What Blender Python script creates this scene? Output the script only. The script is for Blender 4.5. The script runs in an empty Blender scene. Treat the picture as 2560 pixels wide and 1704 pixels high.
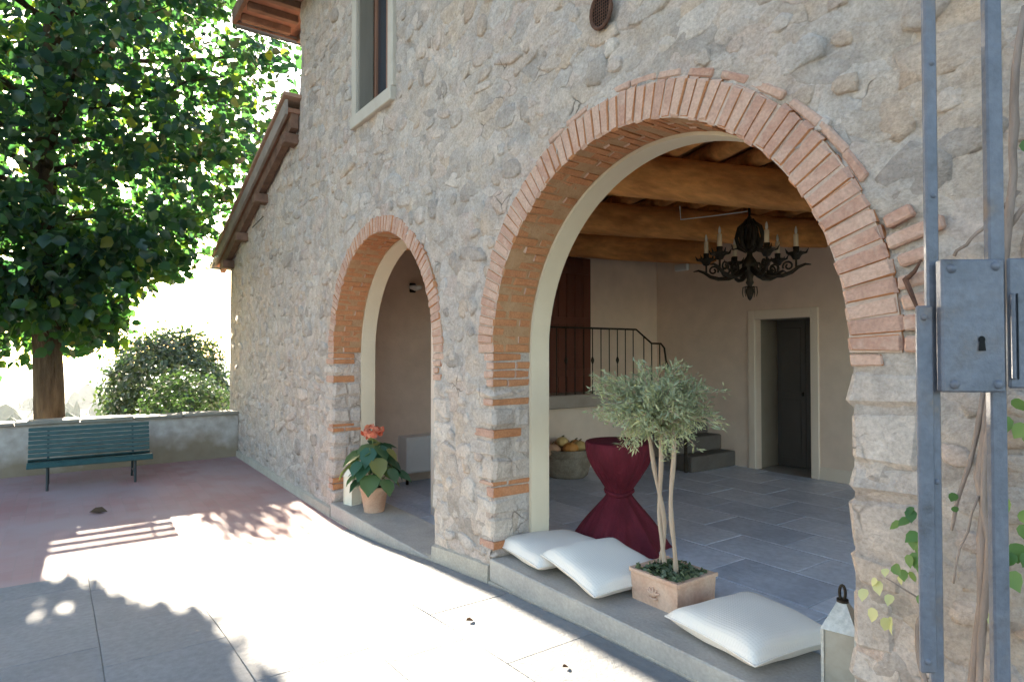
import bpy, math, random
import numpy as np
from mathutils import Vector, Matrix

random.seed(7)
RNG = np.random.default_rng(11)
PI = math.pi
sc = bpy.context.scene
COL = sc.collection

# ------------------------------------------------------------------ camera, sky, sun, exposure
cam = bpy.data.cameras.new('camera')
cam.sensor_width = 36.0
cam.lens = 21.99
cam.clip_start = 0.05
cam.clip_end = 20000
cam_o = bpy.data.objects.new('camera', cam)
COL.objects.link(cam_o)
cam_o.location = (0, -2.6, 1.52)
cam_o.rotation_euler = (math.radians(91.07), 0, math.radians(54.35))
sc.camera = cam_o

SUN_EL = 12.6
SUN_AZ = 1.1                                   # degrees behind the plane of the facade
sdir = Vector((-math.cos(math.radians(SUN_AZ)) * math.cos(math.radians(SUN_EL)),
               math.sin(math.radians(SUN_AZ)) * math.cos(math.radians(SUN_EL)),
               math.sin(math.radians(SUN_EL))))
world = bpy.data.worlds.new('World')
sc.world = world
world.use_nodes = True
wn = world.node_tree
wn.nodes.clear()
sky = wn.nodes.new('ShaderNodeTexSky')
sky.sky_type = 'NISHITA'
sky.sun_disc = False
sky.sun_elevation = math.radians(SUN_EL)
sky.sun_rotation = math.atan2(sdir.x, sdir.y)
sky.air_density = 1.0
sky.dust_density = 1.3
sky.ozone_density = 1.0
bg = wn.nodes.new('ShaderNodeBackground')
bg.inputs['Strength'].default_value = 0.052
wo = wn.nodes.new('ShaderNodeOutputWorld')
wn.links.new(sky.outputs[0], bg.inputs[0])
wn.links.new(bg.outputs[0], wo.inputs[0])

sun = bpy.data.lights.new('sun', 'SUN')
sun.energy = 5.0
sun.angle = math.radians(0.6)
sun.color = (1.0, 0.87, 0.68)
sun_o = bpy.data.objects.new('sun', sun)
COL.objects.link(sun_o)
sun_o.rotation_euler = sdir.to_track_quat('Z', 'Y').to_euler()
sun_o.location = (-20, 0, 15)

sc.view_settings.view_transform = 'Standard'
sc.view_settings.look = 'None'
sc.view_settings.exposure = 3.98
sc.view_settings.gamma = 1.0
sc.cycles.use_denoising = True
sc.cycles.max_bounces = 10
sc.cycles.diffuse_bounces = 6
sc.cycles.transparent_max_bounces = 8
sc.cycles.sample_clamp_indirect = 8.0

# ------------------------------------------------------------------ small numpy noise
def vnoise(x, y, seed=0):
    xi = np.floor(x).astype(np.int64); yi = np.floor(y).astype(np.int64)
    xf = x - xi; yf = y - yi
    def h(a, b):
        n = (a * 374761393 + b * 668265263 + seed * 974634777) & 0x7fffffff
        n = ((n ^ (n >> 13)) * 1274126177) & 0x7fffffff
        return ((n ^ (n >> 16)) & 0xffff) / 65535.0
    u = xf * xf * (3 - 2 * xf); v = yf * yf * (3 - 2 * yf)
    return (h(xi, yi) * (1 - u) + h(xi + 1, yi) * u) * (1 - v) + (h(xi, yi + 1) * (1 - u) + h(xi + 1, yi + 1) * u) * v
def fbm(x, y, o=4, seed=0):
    s = 0; a = .5; t = 0
    for i in range(o):
        s = s + a * vnoise(x * 2 ** i, y * 2 ** i, seed + i * 17); t += a; a *= .5
    return s / t

# ------------------------------------------------------------------ materials
MATS = {}
def pm(name, cols, scale=4.0, rough=.8, bump=.0, bscale=40.0, metal=0.0, rnd=0.0, attr=None, spec=.3,
       coord='pos', stretch=(1, 1, 1), detail=6.0, fine=0.0, fscale=60.0, bdist=.02):
    """Procedural material: noise ramp through cols, optional random per object, bump."""
    if name in MATS: return MATS[name]
    m = bpy.data.materials.new(name); m.use_nodes = True
    nt = m.node_tree; N = nt.nodes; L = nt.links
    b = N['Principled BSDF']
    b.inputs['Roughness'].default_value = rough
    b.inputs['Metallic'].default_value = metal
    b.inputs['Specular IOR Level'].default_value = spec
    if coord == 'pos':
        g = N.new('ShaderNodeNewGeometry'); cs = g.outputs['Position']
    else:
        g = N.new('ShaderNodeTexCoord'); cs = g.outputs['Object']
    mp = N.new('ShaderNodeMapping'); mp.inputs['Scale'].default_value = stretch
    L.new(cs, mp.inputs[0])
    nz = N.new('ShaderNodeTexNoise'); nz.inputs['Scale'].default_value = scale
    nz.inputs['Detail'].default_value = detail; nz.inputs['Roughness'].default_value = .6
    L.new(mp.outputs[0], nz.inputs['Vector'])
    fac = nz.outputs['Fac']
    if attr or rnd:
        if attr:
            a = N.new('ShaderNodeAttribute'); a.attribute_name = attr; rs = a.outputs['Fac']
        else:
            a = N.new('ShaderNodeObjectInfo'); rs = a.outputs['Random']
        w = rnd if rnd else .7
        mx = N.new('ShaderNodeMix'); mx.data_type = 'FLOAT'
        mx.inputs[0].default_value = w
        rr = N.new('ShaderNodeMapRange'); rr.inputs[1].default_value = .3; rr.inputs[2].default_value = .7
        L.new(fac, rr.inputs[0])
        L.new(rr.outputs[0], mx.inputs[2]); L.new(rs, mx.inputs[3]); fac = mx.outputs[0]
        lo, hi = 0.0, 1.0
    else:
        lo, hi = .3, .7
    cr = N.new('ShaderNodeValToRGB')
    el = cr.color_ramp.elements
    n = len(cols)
    while len(el) < n: el.new(.5)
    for i, c in enumerate(cols):
        el[i].position = lo + (hi - lo) * (i / (n - 1) if n > 1 else 0)
        el[i].color = (*c, 1)
    L.new(fac, cr.inputs[0])
    col = cr.outputs[0]
    if fine:
        f2 = N.new('ShaderNodeTexNoise'); f2.inputs['Scale'].default_value = fscale; f2.inputs['Detail'].default_value = 4
        L.new(mp.outputs[0], f2.inputs['Vector'])
        r2 = N.new('ShaderNodeMapRange'); r2.inputs[1].default_value = .3; r2.inputs[2].default_value = .7
        r2.inputs[3].default_value = 1 - fine; r2.inputs[4].default_value = 1 + fine
        L.new(f2.outputs['Fac'], r2.inputs[0])
        vm = N.new('ShaderNodeVectorMath'); vm.operation = 'SCALE'
        L.new(col, vm.inputs[0]); L.new(r2.outputs[0], vm.inputs['Scale']); col = vm.outputs[0]
    L.new(col, b.inputs['Base Color'])
    if bump:
        bn = N.new('ShaderNodeTexNoise'); bn.inputs['Scale'].default_value = bscale; bn.inputs['Detail'].default_value = 6
        bn.inputs['Roughness'].default_value = .65
        L.new(mp.outputs[0], bn.inputs['Vector'])
        bp = N.new('ShaderNodeBump'); bp.inputs['Strength'].default_value = bump; bp.inputs['Distance'].default_value = bdist
        L.new(bn.outputs['Fac'], bp.inputs['Height']); L.new(bp.outputs[0], b.inputs['Normal'])
    MATS[name] = m
    return m

def leafmat(name, cols, trans, rough=.4, tw=.45, spec=.5):
    """Leaf: colour by the tint attribute, part of the light goes through."""
    m = bpy.data.materials.new(name); m.use_nodes = True
    nt = m.node_tree; N = nt.nodes; L = nt.links
    b = N['Principled BSDF']; b.inputs['Roughness'].default_value = rough
    b.inputs['Specular IOR Level'].default_value = spec
    a = N.new('ShaderNodeAttribute'); a.attribute_name = 'tint'
    cr = N.new('ShaderNodeValToRGB'); el = cr.color_ramp.elements
    while len(el) < len(cols): el.new(.5)
    for i, c in enumerate(cols):
        el[i].position = i / (len(cols) - 1); el[i].color = (*c, 1)
    L.new(a.outputs['Fac'], cr.inputs[0]); L.new(cr.outputs[0], b.inputs['Base Color'])
    t = N.new('ShaderNodeBsdfTranslucent')
    vm = N.new('ShaderNodeVectorMath'); vm.operation = 'MULTIPLY'; vm.inputs[1].default_value = trans
    L.new(cr.outputs[0], vm.inputs[0]); L.new(vm.outputs[0], t.inputs['Color'])
    mx = N.new('ShaderNodeMixShader'); mx.inputs[0].default_value = tw
    L.new(b.outputs[0], mx.inputs[1]); L.new(t.outputs[0], mx.inputs[2])
    L.new(mx.outputs[0], N['Material Output'].inputs['Surface'])
    return m

# ------------------------------------------------------------------ mesh helpers
class MB:
    def __init__(s): s.v = []; s.f = []
    def add(s, vs, fs):
        o = len(s.v); s.v.extend([tuple(q) for q in vs]); s.f.extend([tuple(i + o for i in q) for q in fs]); return s
    def quad(s, a, b, c, d): return s.add([a, b, c, d], [(0, 1, 2, 3)])
    def box(s, x0, x1, y0, y1, z0, z1):
        return s.add([(x0, y0, z0), (x1, y0, z0), (x1, y1, z0), (x0, y1, z0), (x0, y0, z1), (x1, y0, z1), (x1, y1, z1), (x0, y1, z1)],
                     [(0, 3, 2, 1), (4, 5, 6, 7), (0, 1, 5, 4), (1, 2, 6, 5), (2, 3, 7, 6), (3, 0, 4, 7)])
    def bev(s, x0, x1, y0, y1, z0, z1, b=.01, jit=0.0, rot=None):
        vs, fs = bevbox(x1 - x0, y1 - y0, z1 - z0, b, jit)
        c = Vector(((x0 + x1) / 2, (y0 + y1) / 2, (z0 + z1) / 2))
        if rot: vs = [rot @ Vector(v) for v in vs]
        return s.add([Vector(v) + c for v in vs], fs)
    def tube(s, pts, rad, n=8, caps=True):
        pts = [Vector(p) for p in pts]
        if not hasattr(rad, '__len__'): rad = [rad] * len(pts)
        rings = []; up = Vector((.13, .21, .97))
        for i, p in enumerate(pts):
            t = (pts[min(i + 1, len(pts) - 1)] - pts[max(i - 1, 0)]).normalized()
            if abs(t.dot(up)) > .95: up = Vector((.9, .2, .1))
            a = t.cross(up).normalized(); b = a.cross(t).normalized(); up = b
            rings.append([p + (a * math.cos(2 * PI * k / n) + b * math.sin(2 * PI * k / n)) * rad[i] for k in range(n)])
        vs = [v for r in rings for v in r]; fs = []
        for i in range(len(pts) - 1):
            for k in range(n):
                k2 = (k + 1) % n
                fs.append((i * n + k, i * n + k2, (i + 1) * n + k2, (i + 1) * n + k))
        if caps:
            fs.append(tuple(range(n))[::-1]); fs.append(tuple((len(pts) - 1) * n + k for k in range(n)))
        return s.add(vs, fs)
    def lathe(s, prof, n=20, c=(0, 0, 0), fold=None):
        vs = []; fs = []
        for i, (r, z) in enumerate(prof):
            for k in range(n):
                a = 2 * PI * k / n
                rr = r if fold is None else fold(r, z, a)
                vs.append((c[0] + rr * math.cos(a), c[1] + rr * math.sin(a), c[2] + z))
        for i in range(len(prof) - 1):
            for k in range(n):
                k2 = (k + 1) % n
                fs.append((i * n + k, i * n + k2, (i + 1) * n + k2, (i + 1) * n + k))
        return s.add(vs, fs)
    def mesh(s, name, m, smooth=False):
        me = bpy.data.meshes.new(name); me.from_pydata(s.v, [], s.f)
        if m: me.materials.append(m)
        if smooth: me.polygons.foreach_set('use_smooth', [True] * len(me.polygons))
        me.update(); return me
    def build(s, name, m, parent=None, smooth=False):
        return link(name, s.mesh(name, m, smooth), parent)

def bevbox(sx, sy, sz, b, jit=0.0):
    vs = []; idx = {}
    h = (sx / 2, sy / 2, sz / 2)
    b = min(b, min(h) * .8)
    for i in (-1, 1):
        for j in (-1, 1):
            for k in (-1, 1):
                jj = Vector((random.uniform(-jit, jit), random.uniform(-jit, jit), random.uniform(-jit, jit))) if jit else Vector((0, 0, 0))
                for ax in range(3):
                    q = Vector((i * (h[0] - (0 if ax == 0 else b)), j * (h[1] - (0 if ax == 1 else b)), k * (h[2] - (0 if ax == 2 else b))))
                    idx[(i, j, k, ax)] = len(vs); vs.append(q + jj)
    fs = []
    S = (-1, 1)
    for s in S:
        fs.append([idx[(s, a, c, 0)] for a, c in ((-1, -1), (1, -1), (1, 1), (-1, 1))][::s])
        fs.append([idx[(a, s, c, 1)] for a, c in ((-1, -1), (-1, 1), (1, 1), (1, -1))][::s])
        fs.append([idx[(a, c, s, 2)] for a, c in ((-1, -1), (1, -1), (1, 1), (-1, 1))][::s])
    for s in S:
        for t in S:
            fs.append([idx[(s, t, -1, 0)], idx[(s, t, 1, 0)], idx[(s, t, 1, 1)], idx[(s, t, -1, 1)]][::-s * t])
            fs.append([idx[(s, -1, t, 0)], idx[(s, 1, t, 0)], idx[(s, 1, t, 2)], idx[(s, -1, t, 2)]][::s * t])
            fs.append([idx[(-1, s, t, 1)], idx[(1, s, t, 1)], idx[(1, s, t, 2)], idx[(-1, s, t, 2)]][::-s * t])
    for i in S:
        for j in S:
            for k in S:
                fs.append([idx[(i, j, k, 0)], idx[(i, j, k, 1)], idx[(i, j, k, 2)]][::i * j * k])
    return vs, fs

def link(name, me, parent=None):
    o = bpy.data.objects.new(name, me); COL.objects.link(o)
    if parent is not None:
        o.parent = parent
        o.matrix_parent_inverse = wm(parent).inverted()
    return o
def wm(o):
    m = o.matrix_parent_inverse @ o.matrix_basis if o.parent else o.matrix_basis
    return (wm(o.parent) @ m) if o.parent else o.matrix_basis.copy()
def tag(o, label=None, cat=None, group=None, kind=None):
    if label: o['label'] = label
    if cat: o['category'] = cat
    if group: o['group'] = group
    if kind: o['kind'] = kind
    return o
def thing(name, loc, label, cat, group=None):
    o = bpy.data.objects.new(name, None); COL.objects.link(o); o.location = loc
    o.empty_display_size = .1
    return tag(o, label, cat, group)
def struct(o): o['kind'] = 'structure'; return o

def leafmesh(name, m, P, Nn, S, tmpl, faces, tint, parent=None, spin=None, droop=None):
    """Many leaves in one mesh. P centres, Nn normals, S sizes, tmpl leaf template (x along, y across, z up)."""
    n = len(P); T = np.asarray(tmpl, float); k = len(T)
    Nn = Nn / np.linalg.norm(Nn, axis=1, keepdims=True)
    if droop is None:
        r = RNG.normal(size=(n, 3))
    else:
        r = droop
    a = r - (r * Nn).sum(1, keepdims=True) * Nn
    a /= np.linalg.norm(a, axis=1, keepdims=True) + 1e-9
    b = np.cross(Nn, a)
    V = P[:, None, :] + S[:, None, None] * (T[None, :, 0:1] * a[:, None, :] + T[None, :, 1:2] * b[:, None, :] + T[None, :, 2:3] * Nn[:, None, :])
    V = V.reshape(-1, 3)
    F = np.asarray(faces, int)
    FF = (F[None] + (np.arange(n) * k)[:, None, None]).reshape(-1, F.shape[1])
    me = bpy.data.meshes.new(name)
    me.vertices.add(len(V)); me.vertices.foreach_set('co', V.ravel().astype(np.float32))
    w = F.shape[1]
    me.loops.add(len(FF) * w); me.loops.foreach_set('vertex_index', FF.ravel().astype(np.int32))
    me.polygons.add(len(FF)); me.polygons.foreach_set('loop_start', np.arange(0, len(FF) * w, w, dtype=np.int32))
    at = me.attributes.new('tint', 'FLOAT', 'POINT')
    at.data.foreach_set('value', np.repeat(np.asarray(tint, np.float32), k))
    me.materials.append(m)
    me.update(calc_edges=True); me.validate()
    return link(name, me, parent)

# broad pointed leaf, folded a little along its midrib (quads)
BROAD = [(0, 0, 0), (.22, .34, .07), (.22, -.34, .07), (.55, .42, .07), (.55, -.42, .07), (.82, .22, .0), (.82, -.22, .0), (1.05, 0, -.12), (.5, 0, -.02)]
BROAD_F = [(0, 8, 3, 1), (0, 2, 4, 8), (8, 7, 5, 3), (8, 4, 6, 7)]
NARROW = [(0, 0, 0), (.5, .13, .03), (1, 0, 0), (.5, -.13, .03)]
NARROW_F = [(0, 3, 2, 1)]

# ------------------------------------------------------------------ materials used
def facade_mat(name, use_tint):
    """Rubble and lime mortar: drifting earth tones, buried stones, chips and a few cracks."""
    m = bpy.data.materials.new(name); m.use_nodes = True
    N = m.node_tree.nodes; L = m.node_tree.links; b = N['Principled BSDF']
    b.inputs['Roughness'].default_value = .93; b.inputs['Specular IOR Level'].default_value = .12
    g = N.new('ShaderNodeNewGeometry'); P = g.outputs['Position']
    def noise(sc, det=6, ro=.6, vec=P):
        n = N.new('ShaderNodeTexNoise'); n.inputs['Scale'].default_value = sc; n.inputs['Detail'].default_value = det
        n.inputs['Roughness'].default_value = ro; L.new(vec, n.inputs['Vector']); return n
    def ramp(fac, stops):
        c = N.new('ShaderNodeValToRGB'); e = c.color_ramp.elements
        while len(e) < len(stops): e.new(.5)
        for k, (p, q) in enumerate(stops): e[k].position = p; e[k].color = (*q, 1)
        L.new(fac, c.inputs[0]); return c.outputs[0]
    def mix(fac, a, c, mode='MIX'):
        x = N.new('ShaderNodeMix'); x.data_type = 'RGBA'; x.blend_type = mode
        if isinstance(fac, float): x.inputs[0].default_value = fac
        else: L.new(fac, x.inputs[0])
        L.new(a, x.inputs[6])
        if isinstance(c, tuple): x.inputs[7].default_value = (*c, 1)
        else: L.new(c, x.inputs[7])
        return x.outputs[2]
    def rng(fac, a, c, lo=0., hi=1.):
        x = N.new('ShaderNodeMapRange'); x.inputs[1].default_value = a; x.inputs[2].default_value = c
        x.inputs[3].default_value = lo; x.inputs[4].default_value = hi; L.new(fac, x.inputs[0]); return x.outputs[0]
    big = noise(.75, 5)
    col = ramp(big.outputs['Fac'], [(.3, (.30, .275, .25)), (.42, (.345, .30, .265)), (.5, (.30, .285, .27)), (.6, (.36, .325, .285)), (.7, (.33, .275, .24))])
    # warped coordinates
    wv = noise(3.0, 3)
    ad = N.new('ShaderNodeVectorMath'); ad.operation = 'MULTIPLY_ADD'; ad.inputs[1].default_value = (.22, .22, .22)
    L.new(wv.outputs['Color'], ad.inputs[0]); L.new(P, ad.inputs[2])
    st = N.new('ShaderNodeMapping'); st.inputs['Scale'].default_value = (1, 1, 1.5); L.new(ad.outputs[0], st.inputs[0])
    vo = N.new('ShaderNodeTexVoronoi'); vo.inputs['Scale'].default_value = 4.6; L.new(st.outputs[0], vo.inputs['Vector'])
    sp = N.new('ShaderNodeSeparateColor'); L.new(vo.outputs['Color'], sp.inputs[0])
    cell = ramp(sp.outputs[0], [(0, (.20, .18, .16)), (.2, (.29, .275, .26)), (.4, (.35, .285, .22)), (.55, (.31, .30, .29)), (.7, (.40, .36, .32)), (.85, (.33, .265, .235)), (1, (.43, .41, .38))])
    if use_tint:
        at = N.new('ShaderNodeAttribute'); at.attribute_name = 'tint'
        cell2 = ramp(at.outputs['Fac'], [(0, (.15, .135, .125)), (.15, (.25, .235, .22)), (.3, (.33, .31, .29)), (.42, (.33, .255, .19)), (.55, (.39, .355, .32)), (.7, (.35, .285, .25)), (.85, (.44, .41, .375)), (1, (.30, .30, .30))])
        col = mix(.52, col, cell2)
    else:
        mk = noise(2.3, 4)
        col = mix(rng(mk.outputs['Fac'], .38, .62, .1, .75), col, cell)
    mid = noise(9, 6, .7)
    col = mix(1.0, col, ramp(mid.outputs['Fac'], [(.28, (1.12, 1.025, .975)), (.5, (1.40, 1.285, 1.225)), (.72, (1.72, 1.59, 1.52))]), 'MULTIPLY')
    fi = noise(55, 4, .7)
    col = mix(1.0, col, ramp(fi.outputs['Fac'], [(.3, (.78, .77, .76)), (.5, (1, 1, 1)), (.72, (1.2, 1.2, 1.19))]), 'MULTIPLY')
    # cracks and lost joints, only here and there
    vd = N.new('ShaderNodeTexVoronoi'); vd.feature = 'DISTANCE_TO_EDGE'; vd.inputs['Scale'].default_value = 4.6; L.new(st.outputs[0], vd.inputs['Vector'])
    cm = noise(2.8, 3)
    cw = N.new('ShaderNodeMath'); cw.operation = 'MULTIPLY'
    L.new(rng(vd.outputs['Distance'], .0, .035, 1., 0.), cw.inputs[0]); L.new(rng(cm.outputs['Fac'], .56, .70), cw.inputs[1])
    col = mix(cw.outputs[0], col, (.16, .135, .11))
    L.new(col, b.inputs['Base Color'])
    # relief
    h1 = noise(13, 8, .72); h2 = noise(48, 5, .7)
    s1 = N.new('ShaderNodeMath'); s1.operation = 'MULTIPLY_ADD'; s1.inputs[1].default_value = .35; L.new(h2.outputs['Fac'], s1.inputs[0]); L.new(h1.outputs['Fac'], s1.inputs[2])
    s2 = N.new('ShaderNodeMath'); s2.operation = 'MULTIPLY_ADD'; s2.inputs[1].default_value = -.3; L.new(cw.outputs[0], s2.inputs[0]); L.new(s1.outputs[0], s2.inputs[2])
    s3 = N.new('ShaderNodeMath'); s3.operation = 'MULTIPLY_ADD'; s3.inputs[1].default_value = 0.0 if use_tint else .15
    L.new(rng(vd.outputs['Distance'], .0, .12), s3.inputs[0]); L.new(s2.outputs[0], s3.inputs[2])
    bp = N.new('ShaderNodeBump'); bp.inputs['Strength'].default_value = 1.0; bp.inputs['Distance'].default_value = .034
    L.new(s3.outputs[0], bp.inputs['Height']); L.new(bp.outputs[0], b.inputs['Normal'])
    return m
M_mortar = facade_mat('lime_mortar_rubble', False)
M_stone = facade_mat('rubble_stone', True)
M_brick = pm('old_brick', [(0.34, 0.198, 0.148), (0.416, 0.255, 0.193), (0.473, 0.314, 0.24), (0.377, 0.214, 0.158), (0.501, 0.371, 0.296)], scale=9, rough=.9, bump=.5, bscale=60, rnd=.65, fine=.14, fscale=70, spec=.1)
M_brickin = pm('orange_brick', [(0.351, 0.146, 0.069), (0.446, 0.205, 0.098), (0.405, 0.172, 0.081), (0.489, 0.243, 0.132)], scale=9, rough=.9, bump=.5, bscale=60, rnd=.65, fine=.14, fscale=70, spec=.1)
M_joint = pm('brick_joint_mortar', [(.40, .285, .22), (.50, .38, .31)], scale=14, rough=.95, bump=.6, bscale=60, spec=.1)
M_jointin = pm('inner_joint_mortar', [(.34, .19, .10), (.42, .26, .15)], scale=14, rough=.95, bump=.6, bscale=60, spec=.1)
M_trim = pm('cream_plaster', [(0.569, 0.48, 0.353), (0.62, 0.527, 0.396)], scale=2.2, rough=.85, bump=.12, bscale=20, spec=.15)
M_plaster = pm('interior_plaster', [(.66, .51, .405), (.72, .57, .46), (.75, .61, .50)], scale=.9, rough=.9, bump=.4, bscale=7, spec=.1, fine=.05, fscale=5)
M_skirt = pm('painted_skirting', [(0.693, 0.578, 0.473), (0.739, 0.624, 0.508)], scale=1.5, rough=.7, spec=.2)
M_pietra = pm('grey_sill_stone', [(0.284, 0.259, 0.236), (0.351, 0.319, 0.285), (0.397, 0.353, 0.304)], scale=2.5, rough=.75, bump=.3, bscale=30, fine=.1, spec=.3)
M_floor = pm('interior_floor_stone', [(0.346, 0.378, 0.443), (0.497, 0.526, 0.59), (0.647, 0.66, 0.71)], scale=3.5, rough=.42, bump=.25, bscale=14, rnd=.5, fine=.12, fscale=20, spec=.5)
M_floorj = pm('floor_joint', [(0.314, 0.303, 0.282), (0.376, 0.355, 0.324)], scale=20, rough=.9)
M_slab = pm('terrace_stone', [(0.161, 0.167, 0.174), (0.191, 0.195, 0.202), (0.221, 0.225, 0.229)], scale=2.2, rough=.85, bump=.35, bscale=18, rnd=.5, fine=.1, fscale=25, spec=.2)
M_slabj = pm('terrace_joint', [(0.157, 0.156, 0.147), (0.209, 0.204, 0.189)], scale=12, rough=.95, bump=.4, bscale=40)
M_wood = pm('chestnut_beam', [(0.302, 0.121, 0.035), (0.484, 0.194, 0.055), (0.665, 0.293, 0.086), (0.403, 0.156, 0.043)], scale=3.0, rough=.65, bump=.5, bscale=18, stretch=(1, .16, 1), spec=.25, fine=.2, fscale=20)
M_eavewood = pm('weathered_rafter', [(0.088, 0.051, 0.036), (0.152, 0.085, 0.059), (0.2, 0.119, 0.081)], scale=5, rough=.85, bump=.4, bscale=30)
M_eaveboard = pm('eave_tile_board', [(0.193, 0.095, 0.062), (0.261, 0.137, 0.093)], scale=6, rough=.9, bump=.3)
M_rooftile = pm('roof_tile', [(.25, .15, .11), (.34, .2, .14), (.27, .22, .18)], scale=5, rough=.9, bump=.4, rnd=.5)
M_verge = pm('grey_verge_board', [(.2, .165, .14), (.29, .24, .21)], scale=4, rough=.9, bump=.3)
M_gutter = pm('zinc_gutter', [(.2, .2, .21), (.3, .3, .31)], scale=5, rough=.45, metal=.7)
M_pinkpave = None
M_bark = pm('tree_bark', [(0.027, 0.019, 0.013), (0.06, 0.045, 0.03), (0.096, 0.075, 0.051)], scale=3, rough=.95, bump=1.0, bscale=9, stretch=(3, 3, .5), spec=.1, bdist=.06)
M_parapet = pm('parapet_plaster', [(0.203, 0.165, 0.121), (0.278, 0.236, 0.184), (0.335, 0.295, 0.24)], scale=2.0, rough=.95, bump=.3, bscale=20, spec=.1, detail=8)
M_coping = pm('coping_stone', [(.17, .155, .13), (.26, .24, .2)], scale=5, rough=.95, bump=.4, rnd=.4)
M_bench = pm('dark_green_bench_paint', [(.008, .038, .038), (.014, .055, .053), (.02, .062, .06)], scale=9, rough=.5, spec=.4, bump=.2)
M_benchleg = pm('dark_bench_iron', [(.012, .02, .024), (.02, .03, .034)], scale=8, rough=.5, spec=.4)
M_terra = pm('terracotta', [(0.482, 0.276, 0.189), (0.559, 0.356, 0.252), (0.598, 0.415, 0.307)], scale=6, rough=.85, bump=.25, bscale=30, spec=.15, fine=.08)
M_iron = pm('black_iron', [(.018, .014, .011), (.05, .038, .026)], scale=14, rough=.55, metal=.55, bump=.3, bscale=50)
M_ivory = pm('ivory_candle', [(.62, .5, .34), (.68, .56, .4)], scale=5, rough=.5)
M_bulb = pm('candle_bulb', [(.5, .46, .4), (.6, .56, .5)], scale=5, rough=.15, spec=.6)
M_cloth = pm('burgundy_cloth', [(.07, .007, .013), (.11, .012, .021), (.085, .009, .016)], scale=5, rough=.75, bump=.8, bscale=16, stretch=(1, 1, .22), spec=.18, fine=.12, fscale=150)
M_gate = pm('blue_grey_paint', [(0.066, 0.062, 0.068), (0.096, 0.103, 0.127), (0.107, 0.114, 0.141), (0.121, 0.126, 0.152), (0.11, 0.107, 0.121), (0.165, 0.125, 0.106)], scale=9, rough=.5, bump=.25, bscale=40, spec=.4, fine=.12, fscale=90, detail=9)
M_gatedark = pm('dark_gate_rebate', [(.012, .015, .02), (.02, .024, .03)], scale=8, rough=.6)
M_black = pm('dark_void', [(.004, .004, .004), (.008, .008, .008)], scale=8, rough=.9)
M_doorwood = pm('red_brown_door', [(.10, .028, .018), (.16, .05, .03)], scale=4, rough=.5, bump=.3, bscale=14, stretch=(1, 1, .12), spec=.3)
M_grey = pm('grey_door_paint', [(0.088, 0.078, 0.072), (0.104, 0.092, 0.084)], scale=2, rough=.5)
M_white = pm('white_paint', [(.62, .6, .57), (.68, .66, .63)], scale=3, rough=.5)
M_winwood = pm('window_wood', [(.19, .09, .055), (.26, .13, .085)], scale=5, rough=.6, bump=.2, stretch=(1, 1, .15))
M_winstone = pm('window_surround_stone', [(0.389, 0.341, 0.286), (0.45, 0.4, 0.341)], scale=4, rough=.85, bump=.25, bscale=25)
M_wicker = pm('wicker', [(.16, .11, .07), (.28, .2, .125)], scale=30, rough=.85, bump=.9, bscale=50, stretch=(1, 1, 2.5))
M_rust = pm('rusty_iron', [(.07, .035, .025), (.14, .07, .045)], scale=20, rough=.85, metal=.3, bump=.4)
M_olivebark = pm('olive_bark', [(.34, .24, .17), (.46, .35, .26)], scale=10, rough=.9, bump=.5, bscale=40, stretch=(1, 1, .3))
M_vine = pm('vine_bark', [(.17, .125, .10), (.31, .245, .21)], scale=12, rough=.95, bump=.8, bscale=40, stretch=(1, 1, .25))
M_soil = pm('potting_soil', [(.03, .022, .015), (.06, .045, .03)], scale=30, rough=1, bump=.8)
M_plasticwhite = pm('white_plastic', [(.7, .69, .66), (.74, .73, .7)], scale=3, rough=.4)

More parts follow.
